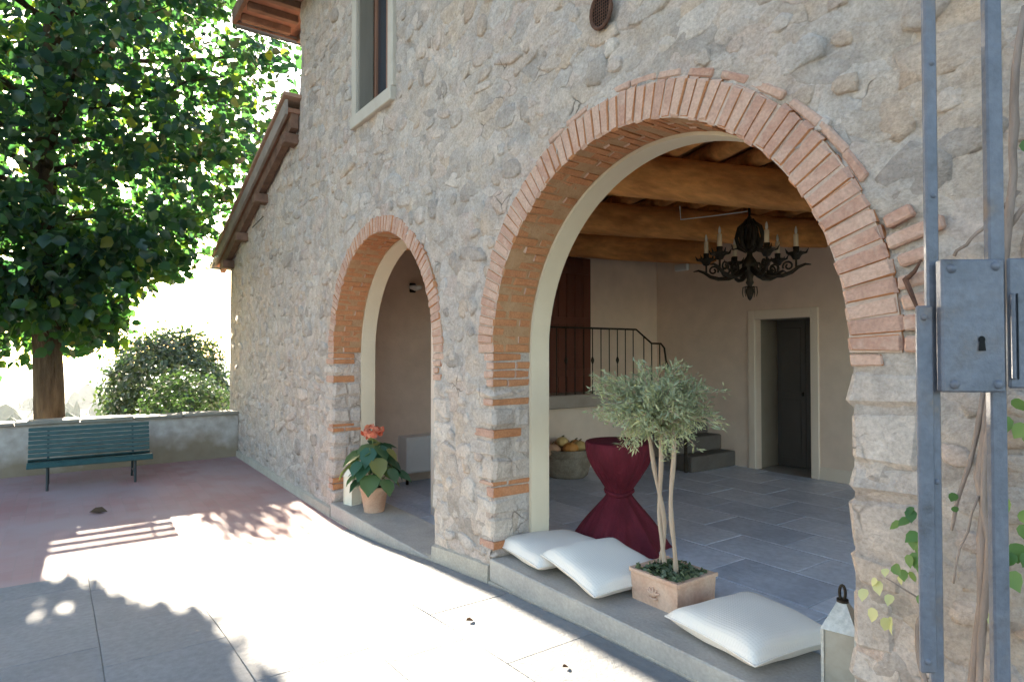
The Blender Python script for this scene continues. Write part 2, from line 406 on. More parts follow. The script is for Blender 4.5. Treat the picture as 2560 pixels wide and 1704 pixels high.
def glassmat():
    m = bpy.data.materials.new('window_glass'); m.use_nodes = True
    b = m.node_tree.nodes['Principled BSDF']
    b.inputs['Base Color'].default_value = (.03, .035, .045, 1); b.inputs['Roughness'].default_value = .06
    b.inputs['Specular IOR Level'].default_value = .6
    return m
M_glass = glassmat()
def parapet_mat():
    m = bpy.data.materials.new('stained_parapet_plaster'); m.use_nodes = True
    N = m.node_tree.nodes; L = m.node_tree.links; b = N['Principled BSDF']; b.inputs['Roughness'].default_value = .95
    g = N.new('ShaderNodeNewGeometry'); sx = N.new('ShaderNodeSeparateXYZ'); L.new(g.outputs['Position'], sx.inputs[0])
    n1 = N.new('ShaderNodeTexNoise'); n1.inputs['Scale'].default_value = 1.6; n1.inputs['Detail'].default_value = 8; L.new(g.outputs['Position'], n1.inputs['Vector'])
    n2 = N.new('ShaderNodeTexNoise'); n2.inputs['Scale'].default_value = 7; n2.inputs['Detail'].default_value = 8; L.new(g.outputs['Position'], n2.inputs['Vector'])
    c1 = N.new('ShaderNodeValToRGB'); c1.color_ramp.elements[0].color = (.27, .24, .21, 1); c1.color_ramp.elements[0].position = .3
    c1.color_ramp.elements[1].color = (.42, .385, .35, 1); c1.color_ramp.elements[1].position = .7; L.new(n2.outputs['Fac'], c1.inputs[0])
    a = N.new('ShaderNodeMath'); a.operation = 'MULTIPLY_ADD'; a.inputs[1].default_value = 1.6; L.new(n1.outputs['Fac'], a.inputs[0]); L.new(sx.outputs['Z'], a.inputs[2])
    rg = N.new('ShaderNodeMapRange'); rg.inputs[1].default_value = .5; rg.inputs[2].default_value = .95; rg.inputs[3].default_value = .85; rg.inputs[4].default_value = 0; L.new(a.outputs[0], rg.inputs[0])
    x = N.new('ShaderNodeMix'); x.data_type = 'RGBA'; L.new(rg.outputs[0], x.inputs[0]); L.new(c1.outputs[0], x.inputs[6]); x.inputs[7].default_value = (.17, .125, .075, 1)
    L.new(x.outputs[2], b.inputs['Base Color'])
    bp = N.new('ShaderNodeBump'); bp.inputs['Strength'].default_value = .5; bp.inputs['Distance'].default_value = .02; L.new(n2.outputs['Fac'], bp.inputs['Height']); L.new(bp.outputs[0], b.inputs['Normal'])
    return m
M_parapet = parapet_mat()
def cushion_mat():
    m = bpy.data.materials.new('woven_white_cotton'); m.use_nodes = True
    N = m.node_tree.nodes; L = m.node_tree.links; b = N['Principled BSDF']
    b.inputs['Base Color'].default_value = (.73, .66, .585, 1); b.inputs['Roughness'].default_value = .9
    b.inputs['Specular IOR Level'].default_value = .1
    tc = N.new('ShaderNodeTexCoord')
    mp = N.new('ShaderNodeMapping'); mp.inputs['Scale'].default_value = (1, 1, .2)
    ck = N.new('ShaderNodeTexWave'); ck.wave_type = 'BANDS'; ck.bands_direction = 'X'; ck.inputs['Scale'].default_value = 19
    ck.inputs['Distortion'].default_value = .5
    c2 = N.new('ShaderNodeTexWave'); c2.wave_type = 'BANDS'; c2.bands_direction = 'Y'; c2.inputs['Scale'].default_value = 19
    c2.inputs['Distortion'].default_value = .5
    L.new(tc.outputs['Object'], mp.inputs[0])
    L.new(mp.outputs[0], ck.inputs[0]); L.new(mp.outputs[0], c2.inputs[0])
    mu = N.new('ShaderNodeMath'); mu.operation = 'MAXIMUM'
    L.new(ck.outputs['Fac'], mu.inputs[0]); L.new(c2.outputs['Fac'], mu.inputs[1])
    bp = N.new('ShaderNodeBump'); bp.inputs['Strength'].default_value = .3; bp.inputs['Distance'].default_value = .005
    L.new(mu.outputs[0], bp.inputs['Height']); L.new(bp.outputs[0], b.inputs['Normal'])
    return m
M_cushion = cushion_mat()
def pave_mat():
    m = bpy.data.materials.new('red_cotto_paving'); m.use_nodes = True
    N = m.node_tree.nodes; L = m.node_tree.links; b = N['Principled BSDF']
    b.inputs['Roughness'].default_value = .8; b.inputs['Specular IOR Level'].default_value = .25
    g = N.new('ShaderNodeNewGeometry')
    br = N.new('ShaderNodeTexBrick'); br.inputs['Scale'].default_value = 1.0
    br.inputs['Brick Width'].default_value = .28; br.inputs['Row Height'].default_value = .14
    br.inputs['Mortar Size'].default_value = .006; br.inputs['Mortar Smooth'].default_value = .5
    br.inputs['Color1'].default_value = (.30, .155, .145, 1); br.inputs['Color2'].default_value = (.34, .19, .178, 1)
    br.inputs['Mortar'].default_value = (.27, .17, .155, 1)
    L.new(g.outputs['Position'], br.inputs['Vector'])
    nz = N.new('ShaderNodeTexNoise'); nz.inputs['Scale'].default_value = 1.1; nz.inputs['Detail'].default_value = 7
    L.new(g.outputs['Position'], nz.inputs['Vector'])
    mx = N.new('ShaderNodeMix'); mx.data_type = 'RGBA'
    rr = N.new('ShaderNodeMapRange'); rr.inputs[1].default_value = .36; rr.inputs[2].default_value = .66; rr.inputs[4].default_value = .85
    L.new(nz.outputs['Fac'], rr.inputs[0]); L.new(rr.outputs[0], mx.inputs[0])
    L.new(br.outputs['Color'], mx.inputs[6]); mx.inputs[7].default_value = (.33, .25, .245, 1)
    L.new(mx.outputs[2], b.inputs['Base Color'])
    bp = N.new('ShaderNodeBump'); bp.inputs['Strength'].default_value = .3; bp.inputs['Distance'].default_value = .01
    L.new(nz.outputs['Fac'], bp.inputs['Height']); L.new(bp.outputs[0], b.inputs['Normal'])
    return m
M_pinkpave = pave_mat()

# ------------------------------------------------------------------ ground levels
GX = [-60, -12.3, -9, -7, -6.4, -5.8, -5.0, -4.2, -3.4, -2.5, 0, 14]
GZ = [-.38, -.36, -.40, -.42, -.405, -.355, -.27, -.195, -.15, -.12, -.08, -.05]
def gz(x): return float(np.interp(x, GX, GZ))

# terrace base sheet, red paving, slabs
m = MB()
xs = [-6.72, -6.4, -6.1, -5.8, -5.4, -5, -4.6, -4.2, -3.8, -3.4, -2.5, -1.2, 0, 5, 12]
for a, b_ in zip(xs, xs[1:]):
    m.quad((a, -16, gz(a) - .014), (b_, -16, gz(b_) - .014), (b_, .3, gz(b_) - .014), (a, .3, gz(a) - .014))
terrace = struct(m.build('terrace', M_slabj))
m = MB()
xs = [-12.6, -11, -10, -9, -8, -7.4, -7, -6.65]
for a, b_ in zip(xs, xs[1:]):
    m.quad((a, -16, gz(a)), (b_, -16, gz(b_)), (b_, .2, gz(b_)), (a, .2, gz(a)))
struct(m.build('red_paving', M_pinkpave))
# stone slabs of the terrace, each its own piece
row = 0; y = -.045
while y > -6.2:
    d = random.choice([.5, .62, .7]); x = -6.65; first = True
    while x < 1.6:
        w = random.uniform(.75, 1.25)
        if first: w *= random.uniform(.5, 1)
        first = False
        x1 = min(x + w, 1.7)
        g = .0018; e = .002; lift = random.uniform(0, .002)
        def top(px): return gz(px) + lift
        xa, xb, ya, yb = x + g, x1 - g, y - d + g, y - g
        vs = [(xa, ya, top(xa) - .05), (xb, ya, top(xb) - .05), (xb, yb, top(xb) - .05), (xa, yb, top(xa) - .05),
              (xa, ya, top(xa) - e), (xb, ya, top(xb) - e), (xb, yb, top(xb) - e), (xa, yb, top(xa) - e),
              (xa + e, ya + e, top(xa)), (xb - e, ya + e, top(xb)), (xb - e, yb - e, top(xb)), (xa + e, yb - e, top(xa))]
        fs = [(8, 9, 10, 11)]
        for k in range(4):
            k2 = (k + 1) % 4
            fs += [(k, k2, 4 + k2, 4 + k), (4 + k, 4 + k2, 8 + k2, 8 + k)]
        MB().add(vs, fs).build('paving_slab', M_slab, terrace)
        x = x1
    y -= d

# landscape beyond: falls away into a valley
def land(r, a):
    h = -1.4 - min(r, 60) * .12 - 55 * (1 - math.exp(-max(r - 40, 0) / 500))
    h += (fbm(np.array([math.cos(a) * 3 + r / 400]), np.array([math.sin(a) * 3 + r / 500]), 3, 5)[0] - .5) * min(r / 12, 70)
    return h
m = MB(); rr_ = [0, 6, 14, 20, 30, 50, 90, 160, 280, 450, 700, 1000, 1400, 1900, 2500, 3300, 4200]; na = 72
vs = []; fs = []
for i, r in enumerate(rr_):
    for k in range(na):
        a = 2 * PI * k / na
        vs.append((r * math.cos(a), r * math.sin(a), land(r, a) if r > 14 else -1.4))
for i in range(len(rr_) - 1):
    for k in range(na):
        k2 = (k + 1) % na
        fs.append((i * na + k, i * na + k2, (i + 1) * na + k2, (i + 1) * na + k))
M_land = pm('valley_fields', [(.035, .06, .02), (.09, .10, .04), (.14, .12, .06)], scale=.012, rough=1, spec=.05)
struct(m.add(vs, fs).build('landscape', M_land, smooth=True))

# ------------------------------------------------------------------ farmhouse
house = thing('farmhouse', (-4, 0, -.3), 'old rubble stone farmhouse with two brick arches and a lean-to roof at its end', 'farmhouse')
ZS = 1.52
BIG = dict(cx=-2.566, R=1.295, th=.205, sill=0.0)
SML = dict(cx=-6.018, R=1.2255, th=.165, sill=-.245)
XL, XR = -12.92, 1.7
WIN = (-6.53, -5.70, 4.12, 5.75)                # window opening
def leanroof(x):                                # underside of the lean-to roof against the wall
    return 4.72 + (x + 8.6) * .318
def forbidden(x, z, pad=0.0):
    """inside an opening or under a brick ring"""
    for A in (BIG, SML):
        dx = x - A['cx']
        ro = A['R'] + A['th'] * .85 + pad
        if A is BIG and dx > 0 and 0 <= z - ZS < .75 and dx * dx + (z - ZS) ** 2 < (A['R'] + A['th'] + .26 + pad) ** 2: return True
        if z >= ZS:
            if dx * dx + (z - ZS) ** 2 < ro * ro: return True
        elif abs(dx) < A['R'] + .06 + pad and z > A['sill'] - .08: return True
    if WIN[0] - .1 - pad < x < WIN[1] + .1 + pad and z > WIN[2] - .1 - pad and z < WIN[3] + .1: return True
    return False
# mortar skin
cs = .03
nx = int((XR - XL) / cs); nzv = int((6.35 + .62) / cs)
gx = XL + np.arange(nx + 1) * cs; gzz = -.62 + np.arange(nzv + 1) * cs
GXX, GZZ = np.meshgrid(gx, gzz, indexing='ij')
hgt = (fbm(GXX * 1.1, GZZ * 1.1, 2, 3) - .5) * .03 + (fbm(GXX * 6, GZZ * 7.5, 4, 9) - .5) * .044 + (np.abs(fbm(GXX * 9, GZZ * 12, 3, 21) - .5)) * -.05
hgt = np.where(GXX < XL + .06, hgt * .3, hgt)
def surf(x, z):
    i = int(np.clip((x - XL) / cs, 0, nx)); j = int(np.clip((z + .62) / cs, 0, nzv))
    return -hgt[i, j]
verts = np.stack([GXX, -hgt, GZZ], -1).reshape(-1, 3)
cx_ = GXX[:-1, :-1] + cs / 2; cz_ = GZZ[:-1, :-1] + cs / 2
keep = np.ones_like(cx_, bool)
for A in (BIG, SML):
    dx = cx_ - A['cx']
    ring = (dx ** 2 + (cz_ - ZS) ** 2 < (A['R'] + A['th'] * .55) ** 2) & (cz_ >= ZS)
    jamb = (np.abs(dx) < A['R'] + .03) & (cz_ < ZS) & (cz_ > A['sill'] - .06)
    keep &= ~(ring | jamb)
keep &= ~((cx_ > WIN[0] - .05) & (cx_ < WIN[1] + .05) & (cz_ > WIN[2] - .05) & (cz_ < WIN[3]))
keep &= ~((cx_ < -8.62) & (cz_ > 4.72 + (cx_ + 8.6) * .318 + .12))
ii, jj = np.nonzero(keep)
i0 = ii * (nzv + 1) + jj
F = np.stack([i0, i0 + nzv + 1, i0 + nzv + 2, i0 + 1], 1)
me = bpy.data.meshes.new('facade_wall')
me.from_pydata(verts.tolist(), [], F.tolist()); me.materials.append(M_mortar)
me.polygons.foreach_set('use_smooth', [True] * len(me.polygons)); me.update()
facade = link('facade_wall', me, house)

# rubble stones: irregular courses
def stone_geo(x, z, w, h, prot, n=9):
    ph = random.uniform(0, 6.28); base = surf(x, z)
    rad = []
    for k in range(n):
        rad.append(random.uniform(.72, 1.12))
    p = random.uniform(2.4, 4.0)
    vs = []
    tilt = random.uniform(-.3, .3)
    ct, st = math.cos(tilt), math.sin(tilt)
    for sc_, dep in ((1.04, .03), (.97, -prot * .45), (.74, -prot)):
        for k in range(n):
            a = 2 * PI * (k + .5 * (1 if sc_ < .8 else 0)) / n + ph
            c, s = math.cos(a), math.sin(a)
            q = (abs(c) ** p + abs(s) ** p) ** (-1 / p) * rad[k] * sc_
            lx, lz = q * c * w / 2, q * s * h / 2
            X_, Z_ = x + lx * ct - lz * st, z + lx * st + lz * ct
            dj = random.uniform(-.3, .3) * prot if dep < 0 else 0
            vs.append((X_, base + dep + dj, Z_))
    vs.append((x + random.uniform(-.1, .1) * w, base - prot * random.uniform(.9, 1.25), z + random.uniform(-.1, .1) * h))
    fs = []
    for r in range(2):
        for k in range(n):
            k2 = (k + 1) % n
            fs.append((r * n + k, r * n + k2, (r + 1) * n + k2, (r + 1) * n + k))
    for k in range(n): fs.append((2 * n + k, 2 * n + (k + 1) % n, 3 * n))
    return vs, fs
stones = []
z = -.5
while z < 6.2:
    h = random.choice([.09, .12, .15, .2, .26])
    x = XL + random.uniform(.02, .12)
    while x < 1.4:
        w = min(max(random.lognormvariate(-1.45, .45), .09), .6)
        zz = z + h / 2 + (fbm(np.array([x * .55]), np.array([z * .9]), 2, 40)[0] - .5) * .3
        hh = h * random.uniform(.65, .98)
        ok = random.random() < .66
        if x < -8.6 and zz + hh / 2 > 4.72 + (x + 8.6) * .318 + .05: ok = False
        if zz - hh / 2 < gz(x) + .12: ok = False
        for px, pz in ((0, 0), (-.5, 0), (.5, 0), (0, .5), (0, -.5), (-.45, -.45), (.45, -.45), (-.45, .45), (.45, .45)):
            if ok and forbidden(x + w / 2 + px * w, zz + pz * hh, .0): ok = False
        if ok:
            stones.append((x + w / 2, zz, w * random.uniform(.84, .97), hh, random.choice([-.004, .0, .002, .005, .008, .012])+.002, random.random()))
        elif random.random() < .6 and not forbidden(x + .06, zz) and zz - .06 > gz(x) + .12 and (x > -8.5 or zz < 4.5 + (x + 8.6) * .318):
            stones.append((x + .06, zz, .11, .09, .008, random.random()))
        x += w
    z += h
# a few stones that the picture singles out
stones.append((-1.03, 2.2, .25, .23, .008, .03)); stones.append((-.86, 2.28, .3, .14, .01, .03)); stones.append((-1.1, 2.45, .18, .22, .01, .42))
stones.append((-8.33, .26, .42, .12, .008, .41)); stones.append((-2.63, 3.32, .13, .12, .008, .86)); stones.append((-.86, 1.8, .22, .2, .012, .45))
stones.append((-8.9, 2.1, .62, .2, .006, .12))
def screen_size(s):
    x, z, w, h = s[:4]
    dx, dy = x, 2.6
    dep = dx * -.8126 + dy * .5828
    if dep < .3: return 0
    px = (dx * .5828 + dy * .8126) / dep; pz = (z - 1.52) / dep
    if abs(px) > .84 or abs(pz + .02) > .57: return 0
    return w * h / dep ** 3
stones.sort(key=screen_size, reverse=True)
def tintmesh(name, vs, fs, m, tints):
    me = bpy.data.meshes.new(name); me.from_pydata(vs, [], fs); me.materials.append(m)
    at = me.attributes.new('tint', 'FLOAT', 'POINT'); at.data.foreach_set('value', np.asarray(tints, np.float32))
    me.polygons.foreach_set('use_smooth', [True] * len(me.polygons)); me.update(); return me
for s in stones[:292]:
    vs, fs = stone_geo(*s[:5])
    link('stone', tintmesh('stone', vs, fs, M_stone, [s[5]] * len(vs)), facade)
V = []; F = []; T = []
for s in stones[292:]:
    vs, fs = stone_geo(*s[:5]); o = len(V)
    V += vs; F += [tuple(i + o for i in f) for f in fs]; T += [s[5]] * len(vs)
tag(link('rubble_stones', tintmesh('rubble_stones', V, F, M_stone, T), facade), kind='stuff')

# ---- brick arches
def wedge(th, wid_in, wid_out, dep, jit):
    """brick lying radially: local x tangential, y depth, z radial"""
    vs, fs = bevbox(1, 1, 1, .07, .012)
    out = []
    for v in vs:
        w = wid_in + (wid_out - wid_in) * (v.z + .5)
        out.append((v.x * w + random.uniform(-jit, jit), v.y * dep, v.z * th + random.uniform(-jit, jit)))
    return out, fs
def two_tone(me):
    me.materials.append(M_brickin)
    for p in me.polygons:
        if p.normal.y > -.6: p.material_index = 1  # faces turned away from the front get the more orange brick colour
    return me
def make_arch(A, N, low):
    cx, R, th = A['cx'], A['R'], A['th']
    m = MB()                                     # joint mortar body, a little behind the brick faces
    K = 64; r0, r1 = R + .005, R + th - .004
    for k in range(K):
        a0, a1 = PI * k / K, PI * (k + 1) / K
        q = lambda r, a, y: (cx + r * math.cos(a), y, ZS + r * math.sin(a))
        m.quad(q(r0, a0, -.004), q(r1, a0, -.004), q(r1, a1, -.004), q(r0, a1, -.004))
        m.quad(q(r0, a0, -.004), q(r0, a1, -.004), q(r0, a1, .345), q(r0, a0, .345))
        m.quad(q(r1, a0, -.004), q(r1, a0, .345), q(r1, a1, .345), q(r1, a1, -.004))
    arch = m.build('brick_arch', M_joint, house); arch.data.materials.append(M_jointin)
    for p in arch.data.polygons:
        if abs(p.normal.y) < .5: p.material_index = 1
    da = PI / N
    pitch_i, pitch_o = R * da, (R + th) * da
    j = .008
    var = {}
    for key, dep in (('a', .222), ('b', .108)):
        var[key] = []
        for _ in range(4):
            vs, fs = wedge(th, pitch_i - j, pitch_o - j * 1.3, dep, .0045)
            var[key].append(two_tone(MB().add(vs, fs).mesh('brick', M_brick)))
    for k in range(N):
        a = (k + .5) * da + random.uniform(-.003, .003)
        for pos in (0, 1):
            key = 'ab'[(k + pos) % 2]
            dep = .222 if key == 'a' else .108
            if pos == 0: y0 = -.012 + random.uniform(-.006, .004)
            else: y0 = (.222 if (k % 2 == 0) else .108) + .002
            o = link('brick', random.choice(var[key]), arch)
            rr = R + th / 2 + random.uniform(-.006, .008)
            o.location = (cx + rr * math.cos(a), y0 + dep / 2, ZS + rr * math.sin(a))
            o.rotation_euler = (random.uniform(-.01, .01), PI / 2 - a + random.uniform(-.012, .012), random.uniform(-.01, .01))
    return arch
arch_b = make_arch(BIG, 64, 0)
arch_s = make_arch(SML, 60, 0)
# outer course of flat bricks over the big arch, and the long courses at its right haunch
def placed_brick(parent, x, z, w, h, ang, prot=.012, dep=.11):
    vs, fs = bevbox(w, dep, h, .008, .004)
    o = MB().add(vs, fs).build('brick', M_brick, parent)
    o.location = (x, dep / 2 - prot, z); o.rotation_euler = (0, ang, 0)
    return o
for a_deg, pr_ in [(52, .02), (60, .018), (68, .016), (76, .01), (83, .014), (90, .014), (97, .012), (104, .01), (111, .008), (43, .02), (36, .02), (30, .018)]:
    a = math.radians(a_deg); r = BIG['R'] + BIG['th'] + .028
    placed_brick(arch_b, BIG['cx'] + r * math.cos(a), ZS + r * math.sin(a), random.uniform(.15, .2), .042, PI / 2 - a + random.uniform(-.03, .03), pr_ * .15)
for a_deg, L_, off in [(1.2, .2, 0), (4.3, .24, 0), (7.2, .1, 0), (7.2, .1, .115), (10.2, .22, .0), (13.2, .12, .02), (16.4, .2, 0), (19.4, .1, .02)]:
    a = math.radians(a_deg); r = BIG['R'] + BIG['th'] + .008 + off + L_ / 2
    placed_brick(arch_b, BIG['cx'] + r * math.cos(a), ZS + r * math.sin(a), L_, random.uniform(.05, .058), -a, .017)

# ---- jambs below the springing: stone quoins with a few brick courses
def jamb(A, side, courses):
    """courses: (z0, z1, kind). side -1 = left jamb, +1 = right jamb."""
    cx, R = A['cx'], A['R']
    xj = cx + side * R
    m = MB(); w = .34
    lo, hi = sorted((xj + side * .012, xj + side * w))
    m.box(lo, hi, .012, .345, A['sill'] - .2, ZS)
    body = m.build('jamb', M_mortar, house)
    for z0, z1, kind in courses:
        if kind == 'b':
            n = max(1, round((z1 - z0) / .066)); hh = (z1 - z0) / n
            for k in range(n):
                zz = z0 + hh * (k + .5); L_ = random.choice([.09, .13, .19, .25])
                lo, hi = sorted((xj + side * random.uniform(-.004, .008), xj + side * L_))
                y = 0
                for y0, y1 in random.choice([((-.006, .34),), ((-.006, .2), (.21, .34)), ((-.006, .13), (.14, .34)), ((-.006, .26),)]):
                    vs, fs = bevbox(hi - lo, y1 - y0, hh - .012, .006, .004)
                    o = MB().add(vs, fs).build('brick', M_brick, body); two_tone(o.data)
                    o.location = ((lo + hi) / 2, (y0 + y1) / 2 + random.uniform(-.004, .004), zz)
        else:
            L_ = random.uniform(.16, .32)
            lo, hi = sorted((xj - side * random.uniform(-.006, .014), xj + side * L_))
            ysp = random.choice([None, .17, .2])
            for y0, y1 in ([(-.004, .34)] if ysp is None else [(-.004, ysp), (ysp + .012, .34)]):
                vs, fs = bevbox(hi - lo, y1 - y0, z1 - z0 - .006, .025, .014)
                t = random.choice([.3, .5, .55, .58, .8, .85, .9])
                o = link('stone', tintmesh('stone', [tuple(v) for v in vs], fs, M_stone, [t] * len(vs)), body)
                o.data.polygons.foreach_set('use_smooth', [False] * len(o.data.polygons))
                o.location = ((lo + hi) / 2, (y0 + y1) / 2, (z0 + z1) / 2)
    return body
jamb(BIG, -1, [(-.02, .05, 's'), (.05, .12, 'b'), (.12, .3, 's'), (.3, .44, 's'), (.44, .52, 'b'), (.52, .56, 'b'), (.56, .73, 's'), (.73, .88, 's'), (.88, .95, 'b'), (.95, 1.12, 's'), (1.12, 1.18, 'b'), (1.18, 1.26, 's'), (1.26, 1.52, 'b')])
jamb(BIG, 1, [(-.02, .2, 's'), (.2, .34, 's'), (.34, .58, 's'), (.58, .72, 's'), (.72, .95, 's'), (.95, 1.08, 's'), (1.08, 1.3, 's'), (1.3, 1.46, 's'), (1.46, 1.52, 'b')])
jamb(SML, -1, [(-.25, -.1, 's'), (-.1, .05, 'b'), (.05, .25, 's'), (.25, .42, 's'), (.42, .58, 's'), (.58, .68, 'b'), (.68, .86, 's'), (.86, 1.0, 's'), (1.0, 1.16, 's'), (1.16, 1.25, 'b'), (1.25, 1.38, 's'), (1.38, 1.52, 'b')])
jamb(SML, 1, [(-.25, .0, 's'), (.0, .18, 's'), (.18, .42, 's'), (.42, .56, 's'), (.56, .8, 's'), (.8, .95, 's'), (.95, 1.14, 's'), (1.14, 1.28, 's'), (1.28, 1.52, 'b')])

# ---- cream plaster band on the inner half of each arch
def trim(A):
    cx, R = A['cx'], A['R']; m = MB(); K = 56
    pts = [(cx + (R - .016), A['sill'] - .2)] + [(cx + (R - .016) * math.cos(PI * k / K), ZS + (R - .016) * math.sin(PI * k / K)) for k in range(K + 1)] + [(cx - (R - .016), A['sill'] - .2)]
    out = [(cx + (R + .2), A['sill'] - .2)] + [(cx + (R + .2) * math.cos(PI * k / K), ZS + (R + .2) * math.sin(PI * k / K)) for k in range(K + 1)] + [(cx - (R + .2), A['sill'] - .2)]
    for (a, b, c, d) in zip(pts, pts[1:], out[1:], out):
        m.quad((a[0], .342, a[1]), (b[0], .342, b[1]), (b[0], .515, b[1]), (a[0], .515, a[1]))
        m.quad((a[0], .342, a[1]), (d[0], .342, d[1]), (c[0], .342, c[1]), (b[0], .342, b[1]))
        m.quad((a[0], .515, a[1]), (b[0], .515, b[1]), (c[0], .515, c[1]), (d[0], .515, d[1]))
    m.build('arch_trim', M_trim, house, smooth=False)
trim(BIG); trim(SML)

# ---- sills
def sill(A, x0, x1, z):
    m = MB(); n = 1; w = (x1 - x0) / n
    par = None
    for k in range(n):
        a = x0 + k * w + .003; b = a + w - .006
        vs, fs = bevbox(b - a, .545, .16, .008, 0)
        o = MB().add(vs, fs).build('sill_slab', M_pietra, house)
        o.location = ((a + b) / 2, .2475, z - .08); o.matrix_parent_inverse = wm(house).inverted()
sill(BIG, BIG['cx'] - BIG['R'] - .02, BIG['cx'] + BIG['R'] + .02, 0)
sill(SML, SML['cx'] - SML['R'] - .02, SML['cx'] + SML['R'] + .02, SML['sill'])
# cement plinth strip along the wall foot
m = MB()
px = [-12.9, -11, -9, -7.28]
def plinth(pts, h):
    m = MB()
    for a, b in zip(pts, pts[1:]):
        za, zb = gz(a), gz(b)
        m.add([(a, -.04, za - .1), (b, -.04, zb - .1), (b, -.028, zb + h), (a, -.028, za + h), (a, .02, za + h + .02), (b, .02, zb + h + .02)],
              [(0, 1, 2, 3), (3, 2, 5, 4)])
        m.add([(a, -.04, za - .1), (a, -.028, za + h), (a, .02, za + h + .02), (a, .02, za - .1)], [(0, 1, 2, 3)])
        m.add([(b, -.04, zb - .1), (b, -.028, zb + h), (b, .02, zb + h + .02), (b, .02, zb - .1)], [(3, 2, 1, 0)])
    m.build('plinth', M_plinth, house)
M_plinth = pm('cement_plinth', [(0.33, 0.288, 0.238), (0.43, 0.381, 0.315)], scale=4, rough=.95, bump=.6, bscale=25, fine=.12)
plinth([-12.9, -11, -9.5, -8.4, -7.27], .1)
plinth([-7.265, -6.2, -5.4, -4.77], .005)
plinth([-4.765, -4.4, -3.895], .12)
plinth([-3.89, -3.2, -2.5, -1.245], .005)
plinth([-1.24, 0, 3], .12)

# ---- inner shell: walls, ceilings, floors
def wall(x0, x1, y0, y1, z0, z1, name='interior_wall', mt=None):
    return MB().box(x0, x1, y0, y1, z0, z1).build(name, mt or M_plaster, house)
def panel_with_arches(y, z0, z1, xs):
    m = MB(); K = 40
    cur = xs[0]
    for A in (SML, BIG):
        l, r = A['cx'] - A['R'] - .1, A['cx'] + A['R'] + .1
        m.quad((cur, y, z0), (l, y, z0), (l, y, z1), (cur, y, z1))
        R = A['R'] + .1
        for k in range(K):
            a0, a1 = PI - PI * k / K, PI - PI * (k + 1) / K
            p, q = (A['cx'] + R * math.cos(a0), ZS + R * math.sin(a0)), (A['cx'] + R * math.cos(a1), ZS + R * math.sin(a1))
            m.quad((p[0], y, p[1]), (q[0], y, q[1]), (q[0], y, z1), (p[0], y, z1))
        cur = r
    m.quad((cur, y, z0), (xs[1], y, z0), (xs[1], y, z1), (cur, y, z1))
    m.build('interior_wall', M_plaster, house)
panel_with_arches(.52, -.6, 3.5, (-8.6, 1.6))
WA = 4.8
DX0, DX1, DZ = -4.82, -4.07, 1.955              # doorway in the back wall
wall(-6.6, DX0, WA, WA + .12, -.1, 3.5); wall(DX1, 1.6, WA, WA + .12, -.1, 3.5); wall(DX0, DX1, WA, WA + .12, DZ, 3.5)
wall(-6.6, -6.5, .95, WA + .1, -.5, 3.5)
wall(-6.5, -4.5, .95, 1.05, -.5, 3.5); wall(-4.6, -4.5, .53, .95, -.5, 3.5)
wall(-8.55, -8.5, .53, 2.3, -.6, 3.5); wall(-8.5, -6.6, 2.2, 2.3, -.6, 3.5)
MB().box(-8.54, 1.6, .525, WA + .11, 3.27, 3.4).build('ceiling', pm('ceiling_board', [(.36, .19, .1), (.46, .26, .14)], scale=4, rough=.85, bump=.3), house)
# skirting and door surround on the back wall
MB().bev(DX1 + .1, 1.5, WA - .014, WA + .01, 0, .155, .005).build('skirting', M_skirt, house)
m = MB(); m.bev(DX0 - .1, DX0, WA - .022, WA + .02, 0, DZ + .12, .006); m.bev(DX1, DX1 + .1, WA - .022, WA + .02, 0, DZ + .12, .006)
m.bev(DX0 + .001, DX1 - .001, WA - .022, WA + .02, DZ, DZ + .12, .006)
m.build('door_surround', M_skirt, house)
# deep reveal and room behind the doorway
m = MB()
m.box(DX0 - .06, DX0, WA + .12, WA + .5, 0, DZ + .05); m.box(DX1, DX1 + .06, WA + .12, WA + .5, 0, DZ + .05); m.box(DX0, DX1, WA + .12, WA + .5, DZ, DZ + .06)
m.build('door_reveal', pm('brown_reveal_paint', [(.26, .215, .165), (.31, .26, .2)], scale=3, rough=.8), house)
m = MB(); m.box(-6.2, -2.8, 7.2, 7.3, -.1, 2.6); m.box(-6.3, -6.2, WA + .12, 7.3, -.1, 2.6); m.box(-2.8, -2.7, WA + .12, 7.3, -.1, 2.6); m.box(-6.3, -2.7, WA + .12, 7.3, 2.6, 2.7)
m.build('back_room_wall', M_plaster, house)
d = MB().bev(DX0 + .0, DX0 + .40, WA + .5, WA + .54, .01, DZ + .04, .006).build('door', M_grey, house)
MB().bev(DX0 + .06, DX0 + .34, WA + .488, WA + .505, 1.0, 1.85, .01).build('door_panel', M_grey, d)
MB().bev(DX0 + .06, DX0 + .34, WA + .488, WA + .505, .12, .9, .01).build('door_panel', M_grey, d)
MB().bev(DX0 + .365, DX0 + .38, WA + .46, WA + .50, .95, 1.0, .004).build('door_handle', M_iron, d)
d = MB().bev(DX0 + .405, DX1 + .02, WA + .5, WA + .54, .01, DZ + .04, .006).build('door', M_grey, house)
MB().bev(DX0 + .46, DX1 - .04, WA + .488, WA + .505, 1.0, 1.85, .01).build('door_panel', M_grey, d)
MB().bev(DX0 + .46, DX1 - .04, WA + .488, WA + .505, .12, .9, .01).build('door_panel', M_grey, d)
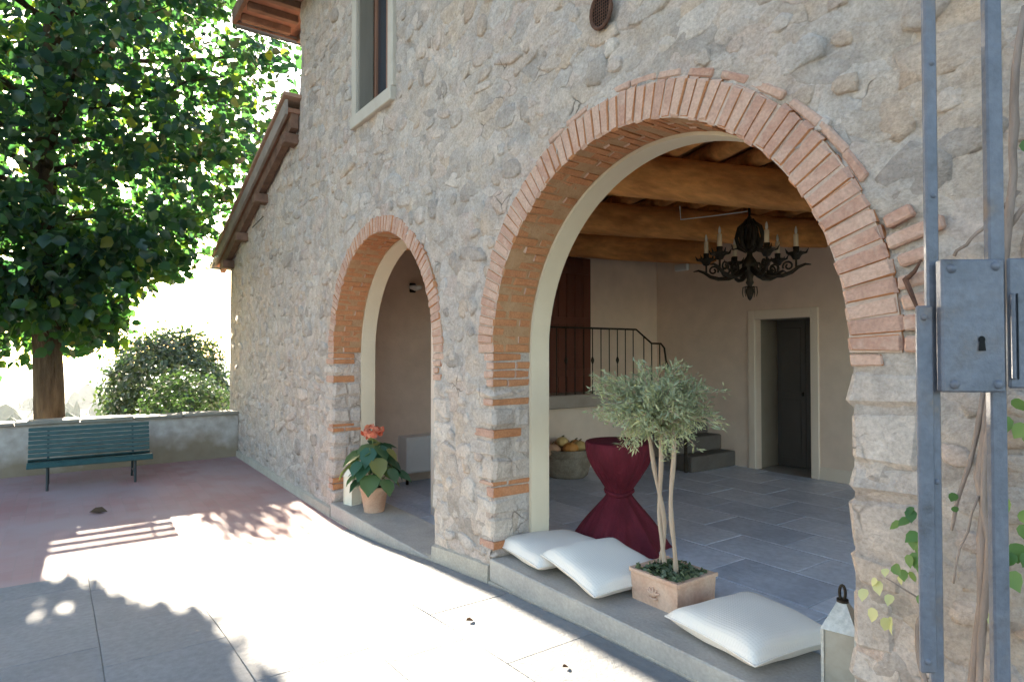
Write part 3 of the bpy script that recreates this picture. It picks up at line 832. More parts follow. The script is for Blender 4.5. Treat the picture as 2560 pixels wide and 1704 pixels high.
# brown plank door on the landing
DB0, DB1 = 2.5, 3.39
d = MB().box(-6.5, -6.47, DB0, DB1, .975, 2.83).build('landing_door', M_doorwood, house)
nb = 6; w = (DB1 - DB0) / nb
for k in range(nb):
    MB().bev(-6.475, -6.455, DB0 + k * w + .004, DB0 + (k + 1) * w - .004, .98, 2.825, .005).build('plank', M_doorwood, d)
for zz in (1.2, 1.9, 2.6):
    MB().bev(-6.457, -6.44, DB0 + .03, DB1 - .03, zz, zz + .1, .004).build('batten', M_doorwood, d)

# interior floor and its slabs
fl = struct(MB().box(-4.5, 1.7, .525, 1.05, -.2, -.008).box(-6.5, 1.7, 1.05, 7.3, -.2, -.0085).build('floor', M_floorj))
MB_floorcut = None
y = .53; r = 0
while y < WA - .01:
    dep = min(.5, WA - y); x0 = -6.49 if y > 1.0 else -4.49; x = x0 + .04 + (r % 2) * .37 + .3
    while x0 < .4:
        x1 = min(x, .6) if x > x0 + .05 else x0 + .75
        vs, fs = bevbox(x1 - x0 - .007, dep - .007, .03, .003, 0)
        o = MB().add(vs, fs).build('floor_slab', M_floor, fl)
        o.location = ((x0 + x1) / 2, y + dep / 2, -.015 + random.uniform(-.001, .001))
        x0 = x1; x = x1 + .75
    y += dep; r += 1
fl2 = struct(MB().box(-8.5, -4.6, .53, 2.2, -.55, -.40).build('vestibule_floor', M_floorj))
for i in range(6):
    for k in range(4):
        vs, fs = bevbox(.64, .41, .02, .003, 0)
        o = MB().add(vs, fs).build('floor_slab', M_floor, fl2); o.location = (-8.17 + i * .65, .735 + k * .417, -.40)

# ceiling beams and joists
def log(p0, p1, w, h, name, mt, parent, nseg=9, wob=.012, rnd=.3):
    p0, p1 = Vector(p0), Vector(p1); t = (p1 - p0).normalized(); sdx = Vector((t.y, -t.x, 0)).normalized()
    m = MB(); n = 12; vs = []; fs = []
    for i in range(nseg + 1):
        c = p0.lerp(p1, i / nseg) + Vector((0, 0, random.uniform(-wob, wob))) + sdx * random.uniform(-wob, wob)
        for k in range(n):
            a = 2 * PI * (k + .5) / n; cc, ss = math.cos(a), math.sin(a); p = 1 / (abs(cc) ** 5 + abs(ss) ** 5) ** .2
            p = 1 * rnd + p * (1 - rnd)
            vs.append(c + sdx * (cc * p * w / 2) + Vector((0, 0, ss * p * h / 2 * random.uniform(.98, 1.02))))
    for i in range(nseg):
        for k in range(n):
            k2 = (k + 1) % n; fs.append((i * n + k, i * n + k2, (i + 1) * n + k2, (i + 1) * n + k))
    fs.append(tuple(range(n))); fs.append(tuple(nseg * n + k for k in range(n)))
    return m.add(vs, fs).build(name, mt, parent, smooth=True)
bd = Vector((.309, .951, 0)); bp_ = Vector((.951, -.309, 0))
b0 = Vector((-4.63, 2.61, 2.94))
for i in range(-1, 5):
    c = b0 + bp_ * (1.546 * i)
    t0 = (.45 - c.y) / bd.y; t1 = (4.9 - c.y) / bd.y
    p0, p1 = c + bd * t0, c + bd * t1
    if p0.x < -6.6 and i < -1: continue
    log(p0, p1, .27, .34, 'ceiling_beam', M_wood, house)
for j in range(-5, 14):                                # joists across the beams
    c = Vector((-3.0, 2.6, 3.18)) + bd * (.42 * (j - 4))
    pts = []
    # clip the joist to the room
    ts = []
    for lim, ax in ((-6.55, 0), (1.55, 0), (.5, 1), (4.85, 1)):
        ts.append((lim - c[ax]) / bp_[ax])
    ta = max(min(ts[0], ts[1]), min(ts[2], ts[3])); tb = min(max(ts[0], ts[1]), max(ts[2], ts[3]))
    if tb - ta > .3: log(c + bp_ * ta, c + bp_ * tb, .17, .16, 'ceiling_joist', M_wood, house, 6, .01, .7)

# ---- landing, stair, railing
st = thing('staircase', (-5.9, 4.2, 0), 'grey stone stair and raised landing against the back wall of the loggia', 'staircase')
M_step = pm('stair_stone', [(0.102, 0.087, 0.075), (0.15, 0.129, 0.111)], scale=4, rough=.8, bump=.3)
M_landing = pm('landing_stone', [(.30, .24, .2), (.38, .32, .27)], scale=4, rough=.8, bump=.2)
for x1, z1, x0 in ((-5.12, .2, -5.34), (-5.34, .4, -5.56), (-5.56, .6, -5.78), (-5.78, .79, -5.99)):
    MB().bev(-6.2 if z1 > .7 else x0 - .03, x1, 3.87, 4.785, z1 - .2, z1, .012).build('step', M_step, st)
MB().bev(-6.495, -5.995, 1.06, 4.79, .82, .985, .012).build('landing', M_landing, st)
MB().box(-6.495, -6.2, 1.06, 4.79, .0, .815).build('landing_wall', M_plaster, st)
rl = thing('stair_railing', (-6.03, 3, .985), 'thin dark wrought iron railing along the raised landing', 'railing')
m = MB(); m.tube([(-6.03, 1.1, 1.84), (-6.03, 3.84, 1.84), (-5.76, 3.85, 1.645), (-5.6, 3.85, 1.64), (-5.54, 3.85, 1.58), (-5.515, 3.85, 1.42), (-5.4, 3.85, 1.2), (-5.19, 3.85, .98)], .013, 8)
m.build('handrail', M_iron, rl)
yy = 1.5; k = 0
while yy < 3.85:
    MB().tube([(-6.03, yy, .98), (-6.03, yy, 1.835)], .007, 6).build('baluster', M_iron, rl)
    if k % 3 == 1:
        MB().lathe([(.007, -.05), (.02, -.015), (.022, .0), (.02, .015), (.007, .05)], 8, (-6.03, yy, 1.42)).build('collar', M_iron, rl, smooth=True)
    yy += .152; k += 1
for xx, z0, z1 in ((-5.9, .79, 1.74), (-5.76, .6, 1.64), (-5.62, .6, 1.63), (-5.52, .4, 1.45), (-5.38, .4, 1.16)):
    MB().tube([(xx, 3.85, z0 - .18), (xx, 3.85, z1)], .008, 6).build('baluster', M_iron, rl)
MB().tube([(-5.19, 3.84, 0), (-5.19, 3.84, 1.0)], .022, 8).build('newel_post', M_iron, rl)

# ---- window on the upper floor
x0, x1, z0, z1 = WIN
fr = .115
win = MB().box(x0 + .06, x1 - .06, .21, .216, z0 + .08, z1).build('window', M_glass, house)
tag(win, 'window with pale stone surround and brown wooden casement on the upper floor')
MB().bev(x0 - fr, x0, -.03, .2, z0, z1, .008).build('surround_jamb', M_winstone, win)
MB().bev(x1, x1 + fr, -.03, .2, z0, z1, .008).build('surround_jamb', M_winstone, win)
MB().bev(x0 - fr, x1 + fr, -.05, .2, z0 - .14, z0 - .001, .008).build('window_sill', M_winstone, win)
MB().bev(x0, x0 + .06, .18, .24, z0, z1, .006).build('casement_stile', M_winwood, win)
MB().bev(x1 - .06, x1, .18, .24, z0, z1, .006).build('casement_stile', M_winwood, win)
MB().bev(x0 + .061, x1 - .061, .18, .24, z0, z0 + .08, .006).build('casement_rail', M_winwood, win)
MB().bev((x0 + x1) / 2 - .05, (x0 + x1) / 2 + .05, .165, .235, z0 + .081, z1, .006).build('casement_stile', M_winwood, win)
MB().box(x0 - .05, x1 + .05, .5, .52, z0 - .1, z1).build('window_back', M_black, win)
MB().bev(x0 + .003, x0 + .03, .0, .17, z0 + .02, z1, .006).build('shutter', pm('grey_shutter', [(.16, .14, .115), (.21, .185, .155)], scale=5, rough=.7, stretch=(1, 1, .2)), win)

# ---- vent, hook
vt = MB(); pts = 18
vx, vz = -2.674, 3.545
vs = [(vx + .085 * math.cos(2 * PI * k / pts), -.03, vz + .105 * math.sin(2 * PI * k / pts)) for k in range(pts)]
vent = MB().add(vs + [(vx, -.022, vz)], [(k, (k + 1) % pts, pts) for k in range(pts)]).build('vent', M_black, house)
MB().tube([(v[0], -.034, v[2]) for v in vs] + [(vs[0][0], -.034, vs[0][2])], .012, 6).build('vent_rim', M_rust, vent)
m = MB()
for k in range(-5, 6):
    o = k * .017
    hh = math.sqrt(max(0, 1 - (o / .085) ** 2)) * .105
    if hh > .02: m.tube([(vx + o, -.036, vz - hh), (vx + o, -.036, vz + hh)], .0028, 4)
    o = k * .019; hh = math.sqrt(max(0, 1 - (o / .105) ** 2)) * .085
    if hh > .02: m.tube([(vx - hh, -.038, vz + o), (vx + hh, -.038, vz + o)], .0028, 4)
m.build('vent_mesh', M_rust, vent)
hk = thing('iron_hook', (-1.02, -.02, 1.78), 'small rusty forked iron hook in the wall by the brick haunch', 'hook')
m = MB(); m.tube([(-1.055, .02, 1.81), (-1.045, -.03, 1.795), (-1.02, -.045, 1.74), (-.99, -.05, 1.66)], [.012, .011, .010, .005], 6)
m.tube([(-1.043, -.03, 1.795), (-1.01, -.04, 1.82), (-.985, -.045, 1.86)], [.01, .008, .004], 6)
m.build('hook', M_rust, hk)

# ---- roofs
rf = MB().box(-9.66, 3.6, -.6, 9, 6.36, 6.44).build('roof', M_eaveboard, house)
m = MB()
for k in range(34):
    x = -9.5 + k * .38
    MB().bev(x, x + .09, -.58, .1, 6.26, 6.358, .006).build('rafter', M_eavewood, rf)
for k in range(10):
    yy = .25 + k * .5
    MB().bev(-9.64, -8.5, yy, yy + .1, 6.26, 6.358, .006).build('rafter', M_eavewood, rf)
MB().bev(-9.7, -9.655, -.66, 9, 6.3, 6.5, .006).build('fascia', M_eavewood, rf)
MB().bev(-9.65, 3.6, -.66, -.605, 6.3, 6.5, .006).build('fascia', M_eavewood, rf)
m = MB(); m.tube([(-9.72, -.6, 6.34), (-9.72, 9, 6.34)], .07, 10); m.build('gutter', M_gutter, rf, smooth=True)
for k in range(12):
    x = -9.6 + k * 1.1
    m = MB(); m.box(x, x + 1.05, -.62, 9, 6.45, 6.5); m.build('tile_row', M_rooftile, rf)
wall(-8.62, -8.56, .03, 9, -.6, 6.3, 'side_wall', M_mortar)
wall(-8.5, 1.6, .54, .6, 3.41, 6.3, 'upper_inner_wall', M_plaster)
wall(1.62, 1.72, .0, 9, 3.28, 6.3, 'side_wall', M_mortar)  # unseen room end below is left open, added to let light in
# the corner that faces the light of the valley
m = MB(); m.quad((-12.9, 0.0, -.6), (-12.9, 4, -.6), (-12.9, 4, 3.35), (-12.9, .0, 3.35)); m.build('side_wall', M_mortar, house)
# lean-to roof
def lr(x, o=0): return 4.78 + (x + 8.6) * .318 + o
lt = MB(); xa, xb = -13.5, -8.6
lt.add([(xa, -.16, lr(xa)), (xb, -.16, lr(xb)), (xb, 4, lr(xb)), (xa, 4, lr(xa)), (xa, -.16, lr(xa, .06)), (xb, -.16, lr(xb, .06)), (xb, 4, lr(xb, .06)), (xa, 4, lr(xa, .06))],
       [(0, 3, 2, 1), (4, 5, 6, 7), (0, 1, 5, 4), (1, 2, 6, 5), (2, 3, 7, 6), (3, 0, 4, 7)])
lro = lt.build('lean_to_roof', M_eaveboard, house)
def slope_bar(x0, x1, y0, y1, o0, o1, name, mt, parent):
    m = MB(); m.add([(x0, y0, lr(x0, o0)), (x1, y0, lr(x1, o0)), (x1, y1, lr(x1, o0)), (x0, y1, lr(x0, o0)), (x0, y0, lr(x0, o1)), (x1, y0, lr(x1, o1)), (x1, y1, lr(x1, o1)), (x0, y1, lr(x0, o1))],
                    [(0, 3, 2, 1), (4, 5, 6, 7), (0, 1, 5, 4), (1, 2, 6, 5), (2, 3, 7, 6), (3, 0, 4, 7)])
    return m.build(name, mt, parent)
slope_bar(-13.45, -8.61, -.2, -.162, -.03, .17, 'verge_board', M_verge, lro)
for k in range(14):                                     # verge tiles, one by one
    a = -13.5 + k * .352
    slope_bar(a, a + .37, -.235, .1, .175 + .012 * (k % 2), .225 + .012 * (k % 2), 'verge_tile', M_rooftile, lro)
slope_bar(-13.45, -8.61, .101, 4, .17, .21, 'tile_field', M_rooftile, lro)
slope_bar(-13.3, -8.61, -.12, -.02, -.2, -.005, 'rafter', M_eavewood, lro)
for x in (-8.78, -10.35, -11.65, -12.75):
    MB().bev(x - .11, x + .11, -.19, .3, lr(x, -.22) - .12, lr(x, -.2), .01).build('purlin', M_eavewood, lro)
MB().tube([(-13.58, -.25, lr(-13.5) + .03), (-13.58, 4, lr(-13.5) + .03)], .08, 10).build('gutter', M_gutter, lro, smooth=True)
MB().tube([(-13.5, -.26, lr(-13.5) - .03), (-13.1, -.25, lr(-13.1) + .0), (-13.0, -.22, lr(-13.0) - .02)], .018, 6).build('gutter_bracket', M_plasticwhite, lro)
MB().tube([(-11.05, -.04, 3.62), (-10.35, -.04, 3.68)], .008, 5).build('tie_wire', M_iron, lro)

# ------------------------------------------------------------------ parapet
pa = thing('parapet_wall', (-12.25, -3, -.4), 'low plastered parapet wall at the far edge of the red terrace', 'wall')
def parx(y): return -12.18 - y * -.02
m = MB(); vs = []; fs = []
ys = np.linspace(.0, -12, 49); zs = np.linspace(-.42, .40, 7)
for yv in ys:
    for zv in zs:
        o = float(fbm(np.array([yv * 1.3]), np.array([zv * 2.0]), 3, 77)[0] - .5) * .06
        vs.append((-12.18 + yv * -.02 + o, yv, zv))
nzp = len(zs)
for i in range(len(ys) - 1):
    for k in range(nzp - 1):
        fs.append((i * nzp + k, i * nzp + k + 1, (i + 1) * nzp + k + 1, (i + 1) * nzp + k))
m.add(vs, fs); m.box(-12.55, -12.25, -12, 0, -1.8, .40)
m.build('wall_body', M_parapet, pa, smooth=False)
y = -.01
while y > -12:
    L_ = random.uniform(.6, .9)
    vs, fs = bevbox(.46, L_ - .012, .06, .012, .006)
    o = MB().add(vs, fs).build('coping_stone', M_coping, pa)
    o.location = (-12.34 - (y) * .02, y - L_ / 2, .43 + random.uniform(-.006, .006)); o.rotation_euler = (0, 0, random.uniform(-.01, .01))
    o.matrix_parent_inverse = wm(pa).inverted()
    y -= L_

# ------------------------------------------------------------------ bench
be = thing('park_bench', (-11.05, -2.24, -.385), 'dark green slatted park bench in front of the low wall', 'bench')
by0, by1 = -2.99, -1.5
prof = []
for t in np.linspace(0, 1, 7): prof.append((-11.16 - .1 * t, .06 + .36 * t))        # backrest, leaning back
seat = [(-11.1, -.0), (-11.0, -.02), (-10.9, -.015), (-10.8, .0), (-10.72, .015), (-10.66, -.02)]
for i, (x, z) in enumerate(prof):
    rot = Matrix.Rotation(-.27, 3, 'Y')
    MB().bev(x - .009, x + .009, by0, by1, z - .026, z + .026, .006, 0, rot).build('slat', M_bench, be)
for i, (x, z) in enumerate(seat):
    rot = Matrix.Rotation({0: -.6, 5: .9}.get(i, 0), 3, 'Y')
    MB().bev(x - .036, x + .036, by0, by1, z - .009, z + .009, .006, 0, rot).build('slat', M_bench, be)
for yy in (-2.76, -1.72):
    g0 = gz(-10.9)
    MB().tube([(-10.72, yy, -.02), (-10.86, yy, -.03), (-11.1, yy, -.02), (-11.17, yy, .05), (-11.28, yy, .44)], .014, 8).build('frame', M_benchleg, be)
    MB().tube([(-10.72, yy, g0), (-10.76, yy, -.03)], .017, 8).build('leg', M_benchleg, be)
    MB().tube([(-11.3, yy, g0), (-11.15, yy, .03)], .017, 8).build('leg', M_benchleg, be)
    MB().tube([(-10.74, yy, -.25), (-11.26, yy, -.25)], .010, 6).build('stretcher', M_benchleg, be)

# ------------------------------------------------------------------ the big tree
M_leaf = leafmat('broad_leaf', [(.008, .026, .021), (.014, .039, .026), (.022, .052, .025), (.055, .083, .018), (.125, .115, .022)], (2.7, 3.3, 1.1), .34, .47)
tr = thing('shade_tree', (-13.55, -2.82, -1.2), 'large broad-leaved tree behind the parapet, its crown filling the upper left', 'tree')
tx, ty = -13.55, -2.80
def rad_tr(z): return .30 - .018 * max(z, 0)
pts = []; rads = []
for i, zz in enumerate(np.linspace(-1.4, 9.5, 26)):
    pts.append((tx + .1 * math.sin(zz * .5), ty + .08 * math.cos(zz * .7) - .06, zz))
    rads.append(max(.05, .222 + (.12 if i == 0 else .05 if i == 1 else 0) - .016 * max(zz - 1, 0)) * random.uniform(.96, 1.04))
MB().tube(pts, rads, 14).build('trunk', M_bark, tr, smooth=True)
def crown_r(z): return float(np.interp(z, [1.7, 2.1, 2.6, 3.2, 4.0, 5.0, 6.2, 8, 9.5, 11], [.5, 1.2, 1.9, 2.4, 2.9, 3.6, 4.05, 3.95, 3.0, .6]))
LC = []   # leaf clump centres
limb_no = 0
for zb in np.linspace(2.1, 9.0, 17):
    for rep in range(3):
        az = limb_no * 2.4 + random.uniform(-.4, .4); limb_no += 1
        zt = zb + random.uniform(.0, 1.1); R_ = crown_r(zt) * random.uniform(.78, 1.0)
        p0 = Vector((tx + .1 * math.sin(zb * .5), ty, zb)); p1 = Vector((tx + R_ * math.cos(az), ty + R_ * math.sin(az), zt))
        mid = p0.lerp(p1, .5) + Vector((random.uniform(-.2, .2), random.uniform(-.2, .2), random.uniform(-.1, .45)))
        crv = [p0, p0.lerp(mid, .5) + Vector((0, 0, .1)), mid, mid.lerp(p1, .5) + Vector((0, 0, .12)), p1]
        if not (p1.y > -.5 and p1.x > -13.6 and p1.z < 5.2) and not (p1.y > -1.9 and p1.z < 3.0):
            MB().tube(crv, [.06, .045, .032, .02, .008], 6).build('limb', M_bark, tr, smooth=True)
        for t in np.linspace(.22, 1.0, 8):
            k = min(int(t * 4), 3); q = crv[k].lerp(crv[k + 1], t * 4 - k)
            for _ in range(random.choice([2, 3, 3])):
                LC.append((q.x + random.gauss(0, .34), q.y + random.gauss(0, .34), q.z + random.gauss(0, .22)))
# outer shell clumps to close the crown
for _ in range(520):
    zt = random.uniform(1.9, 9.6); az = random.uniform(0, 2 * PI); R_ = crown_r(zt) * math.sqrt(random.uniform(.3, 1.02))
    LC.append((tx + R_ * math.cos(az), ty + R_ * math.sin(az), zt))
for _ in range(110):
    LC.append((random.uniform(-16.8, -13.9), random.uniform(-5.4, -2.55), random.uniform(1.15, 2.4)))
for _ in range(34):
    LC.append((random.uniform(-15.6, -13.0), random.uniform(-2.7, -1.75), random.uniform(1.5, 2.5)))
LC = np.array(LC)
per = 16
P = np.repeat(LC, per, 0) + RNG.normal(size=(len(LC) * per, 3)) * np.array([.19, .19, .15])
okm = ~((P[:, 1] > -.45) & (P[:, 0] > -13.9) & (P[:, 2] < 4.95 + (P[:, 0] + 8.6) * .318 + .25))
okm &= ~((P[:, 0] > -9.9) & (P[:, 1] > -.8))
okm &= P[:, 2] > np.where((P[:, 1] < -2.5) & (P[:, 0] < -13.75), 1.0, 1.5)
hitx = P[:, 0] + (P[:, 2] + .3) / math.tan(math.radians(SUN_EL)); lowx = np.interp(P[:, 1], [-3.4, -2.7, -2.1, -1.7, -1.2], [-7.6, -7.2, -6.2, -4.2, 1.0])
okm &= hitx > lowx + .5 * np.sin(P[:, 1] * 9)
P = P[okm]; n = len(P)
Nn = RNG.normal(size=(n, 3)) * np.array([.75, .75, .4]) + np.array([.25, -.1, .55])
dr = RNG.normal(size=(n, 3)) * .5 + np.stack([P[:, 0] - tx, P[:, 1] - ty, np.full(n, -1.6)], 1) * .35
S = RNG.uniform(.09, .23, n)
tint = np.clip(RNG.beta(2, 3.2, n) * .9 + (RNG.random(n) < .05) * .4, 0, 1)
cr_ = leafmesh('crown', M_leaf, P, Nn, S, BROAD, BROAD_F, tint, tr, droop=dr)
tag(cr_, kind='stuff')

# ------------------------------------------------------------------ shrubs behind the parapet
M_shrub = leafmat('shrub_leaf', [(.02, .042, .018), (.035, .062, .024), (.055, .08, .028), (.10, .11, .03)], (1.6, 1.9, .9), .45, .2)
def shrub(name, c, r, n, label, s=(.05, .09), group=None, cat='shrub'):
    t = thing(name, (c[0], c[1], c[2] - r[2]), label, cat, group)
    for k in range(7):
        a = k * .9
        e = Vector((c[0] + r[0] * .55 * math.cos(a), c[1] + r[1] * .55 * math.sin(a), c[2] + r[2] * .3))
        b = Vector((c[0] + .12 * math.cos(a), c[1] + .12 * math.sin(a), c[2] - r[2] - .1))
        MB().tube([b, b.lerp(e, .5) + Vector((0, 0, .15)), e], [.03, .022, .008], 5).build('stem', M_bark, t)
    d = RNG.normal(size=(n, 3)); d /= np.linalg.norm(d, axis=1, keepdims=True)
    lump = .55 + .75 * fbm(d[:, 0] * 1.9 + 5, d[:, 1] * 1.9 + d[:, 2] * 2.4 + 9, 3, int(abs(c[0]) * 10))
    rad = RNG.uniform(.45, 1, n) ** .6 * lump * np.where(RNG.random(n) < .12, RNG.uniform(1, 1.22, n), 1)
    P = np.array(c) + d * rad[:, None] * np.array(r)
    Nn = d + RNG.normal(size=(n, 3)) * .7 + np.array([0, 0, .4])
    S = RNG.uniform(*s, n)
    ti = np.clip(RNG.beta(2, 3, n) + .35 * (P[:, 2] < c[2] - r[2] * .35) * RNG.random(n), 0, 1)
    if name == 'low_shrub': ti = ti * .55
    o = leafmesh('foliage', M_shrub, P, Nn, S, BROAD, BROAD_F, ti, t)
    tag(o, kind='stuff')
    return t
shrub('rounded_shrub', (-24.3, .45, -.1), (2.3, 2.2, 2.9), 21000, 'rounded dense green shrub beyond the parapet beside the house corner', (.09, .16))
shrub('leafy_bush', (-14.2, -4.0, -.2), (.8, .9, .85), 900, 'low yellow-green bush behind the parapet left of the tree trunk', (.09, .15))
shrub('low_shrub', (-13.75, -.62, .28), (.72, .95, .95), 4200, 'lower yellow-green shrub just behind the parapet, in front of the rounded shrub', (.05, .09))
# neighbouring tree further out on the slope
t2 = thing('background_tree', (-22, -6.6, -3.5), 'smaller yellow-green tree beyond the parapet at the left edge', 'tree')
MB().tube([(-22, -6.6, -4.2), (-21.9, -6.5, 0), (-22, -6.5, 2.5)], [.16, .12, .06], 8).build('trunk', M_bark, t2, smooth=True)
n = 5200; d = RNG.normal(size=(n, 3)); d /= np.linalg.norm(d, axis=1, keepdims=True)
P = np.array((-22, -6.6, 3.4)) + d * (RNG.uniform(.2, 1, n) ** .5)[:, None] * np.array((2.4, 2.9, 2.4)) * (.75 + .5 * fbm(d[:, 0] * 3 + 7, d[:, 1] * 3 + d[:, 2] * 2 + 3, 3, 4))[:, None]
tag(leafmesh('crown', M_shrub, P, d + RNG.normal(size=(n, 3)), RNG.uniform(.14, .25, n), BROAD, BROAD_F, np.clip(RNG.beta(3, 2, n), 0, 1), t2), kind='stuff')
# far wood on the valley slopes, one mass
m = MB()
for k in range(420):
    a = math.radians(random.uniform(150, 215)); r = random.uniform(220, 900)
    x, y = r * math.cos(a), r * math.sin(a); z = land(r, a) - 2
    h = random.uniform(6, 14) * (1 + r / 900); w = h * random.choice([.14, .35, .5])
    m.lathe([(.05 * w, 0), (w * .8, h * .25), (w, h * .5), (w * .6, h * .8), (.02, h)], 6, (x, y, z))
tag(m.build('distant_wood', pm('distant_foliage', [(.02, .04, .02), (.05, .075, .03)], scale=.3, rough=1, spec=.05), smooth=True), 'scattered dark trees on the hazy valley slopes far away', 'woodland', kind='stuff')

# ------------------------------------------------------------------ cushions
def cushion(c, size, rz, h, label, tilt=(0, 0)):
    n = 26; vs = []; fs = []
    for sgn in (1, -1):
        for i in range(n + 1):
            for k in range(n + 1):
                u, v = 2 * i / n - 1, 2 * k / n - 1
                # corners pulled out, edges pulled in
                e = 1 - .07 * (1 - abs(v) ** 2) * abs(u) ** 4; e2 = 1 - .07 * (1 - abs(u) ** 2) * abs(v) ** 4
                x, y = u * e * size / 2, v * e2 * size / 2
                hz = max(0, (1 - u ** 4) * (1 - v ** 4)) ** .42
                w = (.009 * math.sin(u * 2.6 + v * 1.7 + c[0] * 9) + .005 * math.sin(u * 6 - v * 3 + c[0] * 5) * v * v + .004 * math.sin(v * 7 + u * 2 + c[1] * 9) * u * u) * hz
                z = sgn * hz * h / 2 * (1 if sgn > 0 else .72) + w
                vs.append((x, y, z))
    N1 = (n + 1) ** 2
    for i in range(n):
        for k in range(n):
            a = i * (n + 1) + k
            fs.append((a, a + n + 1, a + n + 2, a + 1)); fs.append((N1 + a, N1 + a + 1, N1 + a + n + 2, N1 + a + n + 1))
    rim = []
    for i in range(n): rim.append(vs[i * (n + 1)])
    for k in range(n): rim.append(vs[n * (n + 1) + k])
    for i in range(n, 0, -1): rim.append(vs[i * (n + 1) + n])
    for k in range(n, 0, -1): rim.append(vs[k])
    o = MB().add(vs, fs).build('cushion', M_cushion, None, smooth=True)
    pg = MB().tube(rim + [rim[0]], .005, 6, False).build('piping', M_cushion, o, smooth=True)
    o.location = c; o.rotation_euler = (tilt[0], tilt[1], rz)
    return tag(o, label, 'cushion', 'cushions on the big arch sill')
cushion((-3.60, .37, .072), .66, math.radians(-8), .165, 'white woven cushion nearest the left jamb, partly under the second cushion', (0, -.02))
cushion((-3.03, .33, .112), .62, math.radians(-7), .16, 'white woven cushion leaning on another, left of the terracotta planter', (0.02, .13))
cushion((-1.97, .36, .076), .62, math.radians(-9), .175, 'white woven cushion between the terracotta planter and the metal lantern')

# ------------------------------------------------------------------ planter box with olive
pb = thing('planter_box', (-2.58, .46, 0), 'square terracotta planter box with relief on the big arch sill', 'planter')
def ring_box(m, x0, x1, y0, y1, z0, z1, t, flare):
    o0 = [(x0, y0), (x1, y0), (x1, y1), (x0, y1)]
    f = flare
    o1 = [(x0 - f, y0 - f), (x1 + f, y0 - f), (x1 + f, y1 + f), (x0 - f, y1 + f)]
    i1 = [(x0 - f + t, y0 - f + t), (x1 + f - t, y0 - f + t), (x1 + f - t, y1 + f - t), (x0 - f + t, y1 + f - t)]
    vs = [(a, b, z0) for a, b in o0] + [(a, b, z1) for a, b in o1] + [(a, b, z1) for a, b in i1] + [(a, b, z1 - .05) for a, b in i1]
    fs = []
    for k in range(4):
        k2 = (k + 1) % 4
        fs += [(k, k2, 4 + k2, 4 + k), (4 + k, 4 + k2, 8 + k2, 8 + k), (8 + k, 8 + k2, 12 + k2, 12 + k)]
    m.add(vs, fs)
m = MB(); ring_box(m, -2.745, -2.395, .29, .63, 0, .185, .028, .008)
m.build('box', M_terra, pb)
m = MB()
m.bev(-2.758, -2.382, .272, .285, .165, .19, .004); m.bev(-2.388, -2.374, .28, .645, .165, .19, .004); m.bev(-2.768, -2.754, .28, .645, .165, .19, .004)
m.build('rim', M_terra, pb)
m = MB()
for a in np.linspace(-1.1, 1.1, 5):
    m.tube([(-2.57, .283, .06), (-2.57 + .03 * math.sin(a), .277, .085), (-2.57 + .055 * math.sin(a), .279, .07 + .05 * math.cos(a))], [.008, .010, .003], 6)
m.tube([(-2.60, .282, .055), (-2.57, .276, .05), (-2.54, .282, .055)], .007, 6)
m.build('relief', M_terra, pb, smooth=True)
MB().box(-2.73, -2.41, .305, .615, .10, .165).build('soil', M_soil, pb)
n = 500; P = np.stack([RNG.uniform(-2.73, -2.41, n), RNG.uniform(.30, .62, n), RNG.uniform(.165, .195, n)], 1)
M_moss = leafmat('moss_leaf', [(.06, .08, .04), (.13, .16, .09), (.24, .27, .18)], (1.3, 1.5, .8), .7, .3, .2)
tag(leafmesh('ground_cover', M_moss, P, RNG.normal(size=(n, 3)) + np.array([0, 0, 1.5]), RNG.uniform(.02, .04, n), BROAD, BROAD_F, RNG.random(n), pb), kind='stuff')
ol = thing('olive_tree', (-2.58, .46, .165), 'small olive standard with three bare stems growing in the terracotta box', 'olive tree')
M_olive = leafmat('olive_leaf', [(.19, .22, .15), (.31, .34, .225), (.43, .44, .275), (.58, .55, .31)], (1.3, 1.4, .8), .5, .3, .3)
oc = Vector((-2.70, .46, 1.2))
for b, q, e in (((-2.70, .52, .15), (-2.66, .50, .55), (-2.77, .46, 1.05)), ((-2.66, .50, .15), (-2.74, .50, .5), (-2.66, .47, 1.06)), ((-2.53, .445, .15), (-2.57, .44, .5), (-2.56, .45, 1.06))):
    b, q, e = Vector(b), Vector(q), Vector(e); pts = []
    for t in np.linspace(0, 1, 12):
        p = b * (1 - t) ** 2 + q * 2 * t * (1 - t) + e * t * t
        pts.append(p + Vector((.012 * math.sin(t * 9 + b.x * 40), .012 * math.cos(t * 7 + b.y * 30), 0)))
    MB().tube(pts, [.014 + .002 * math.sin(k * 1.7) for k in range(12)], 8).build('stem', M_olivebark, ol, smooth=True)
m = MB(); TW = []
for k in range(230):
    d = Vector((random.gauss(0, 1), random.gauss(0, 1), random.gauss(.15, .8))).normalized()
    b = oc + Vector((0, 0, -.12)) + d * .05
    ln = random.uniform(.5, 1.12)
    e = oc + Vector((d.x * .44 * ln, d.y * .41 * ln, d.z * .25 * ln))
    if random.random() < .3: e.z -= .07
    md = b.lerp(e, .6) + Vector((0, 0, .05))
    m.tube([b, md, e], [.005, .003, .0015], 4, False)
    for t in np.linspace(.3, 1, 12):
        q = b.lerp(md, t / .6) if t < .6 else md.lerp(e, (t - .6) / .4)
        TW.append((q, d))
m.build('twigs', M_olivebark, ol)
P = []; D_ = []
for q, d in TW:
    for _ in range(4):
        P.append(q + Vector((random.gauss(0, .016), random.gauss(0, .016), random.gauss(0, .016)))); D_.append(d + Vector((random.gauss(0, .7), random.gauss(0, .7), random.gauss(.1, .7))))
P = np.array(P); D_ = np.array(D_); n = len(P)
low = np.clip((1.2 - P[:, 2]) * 2.2, 0, .5)
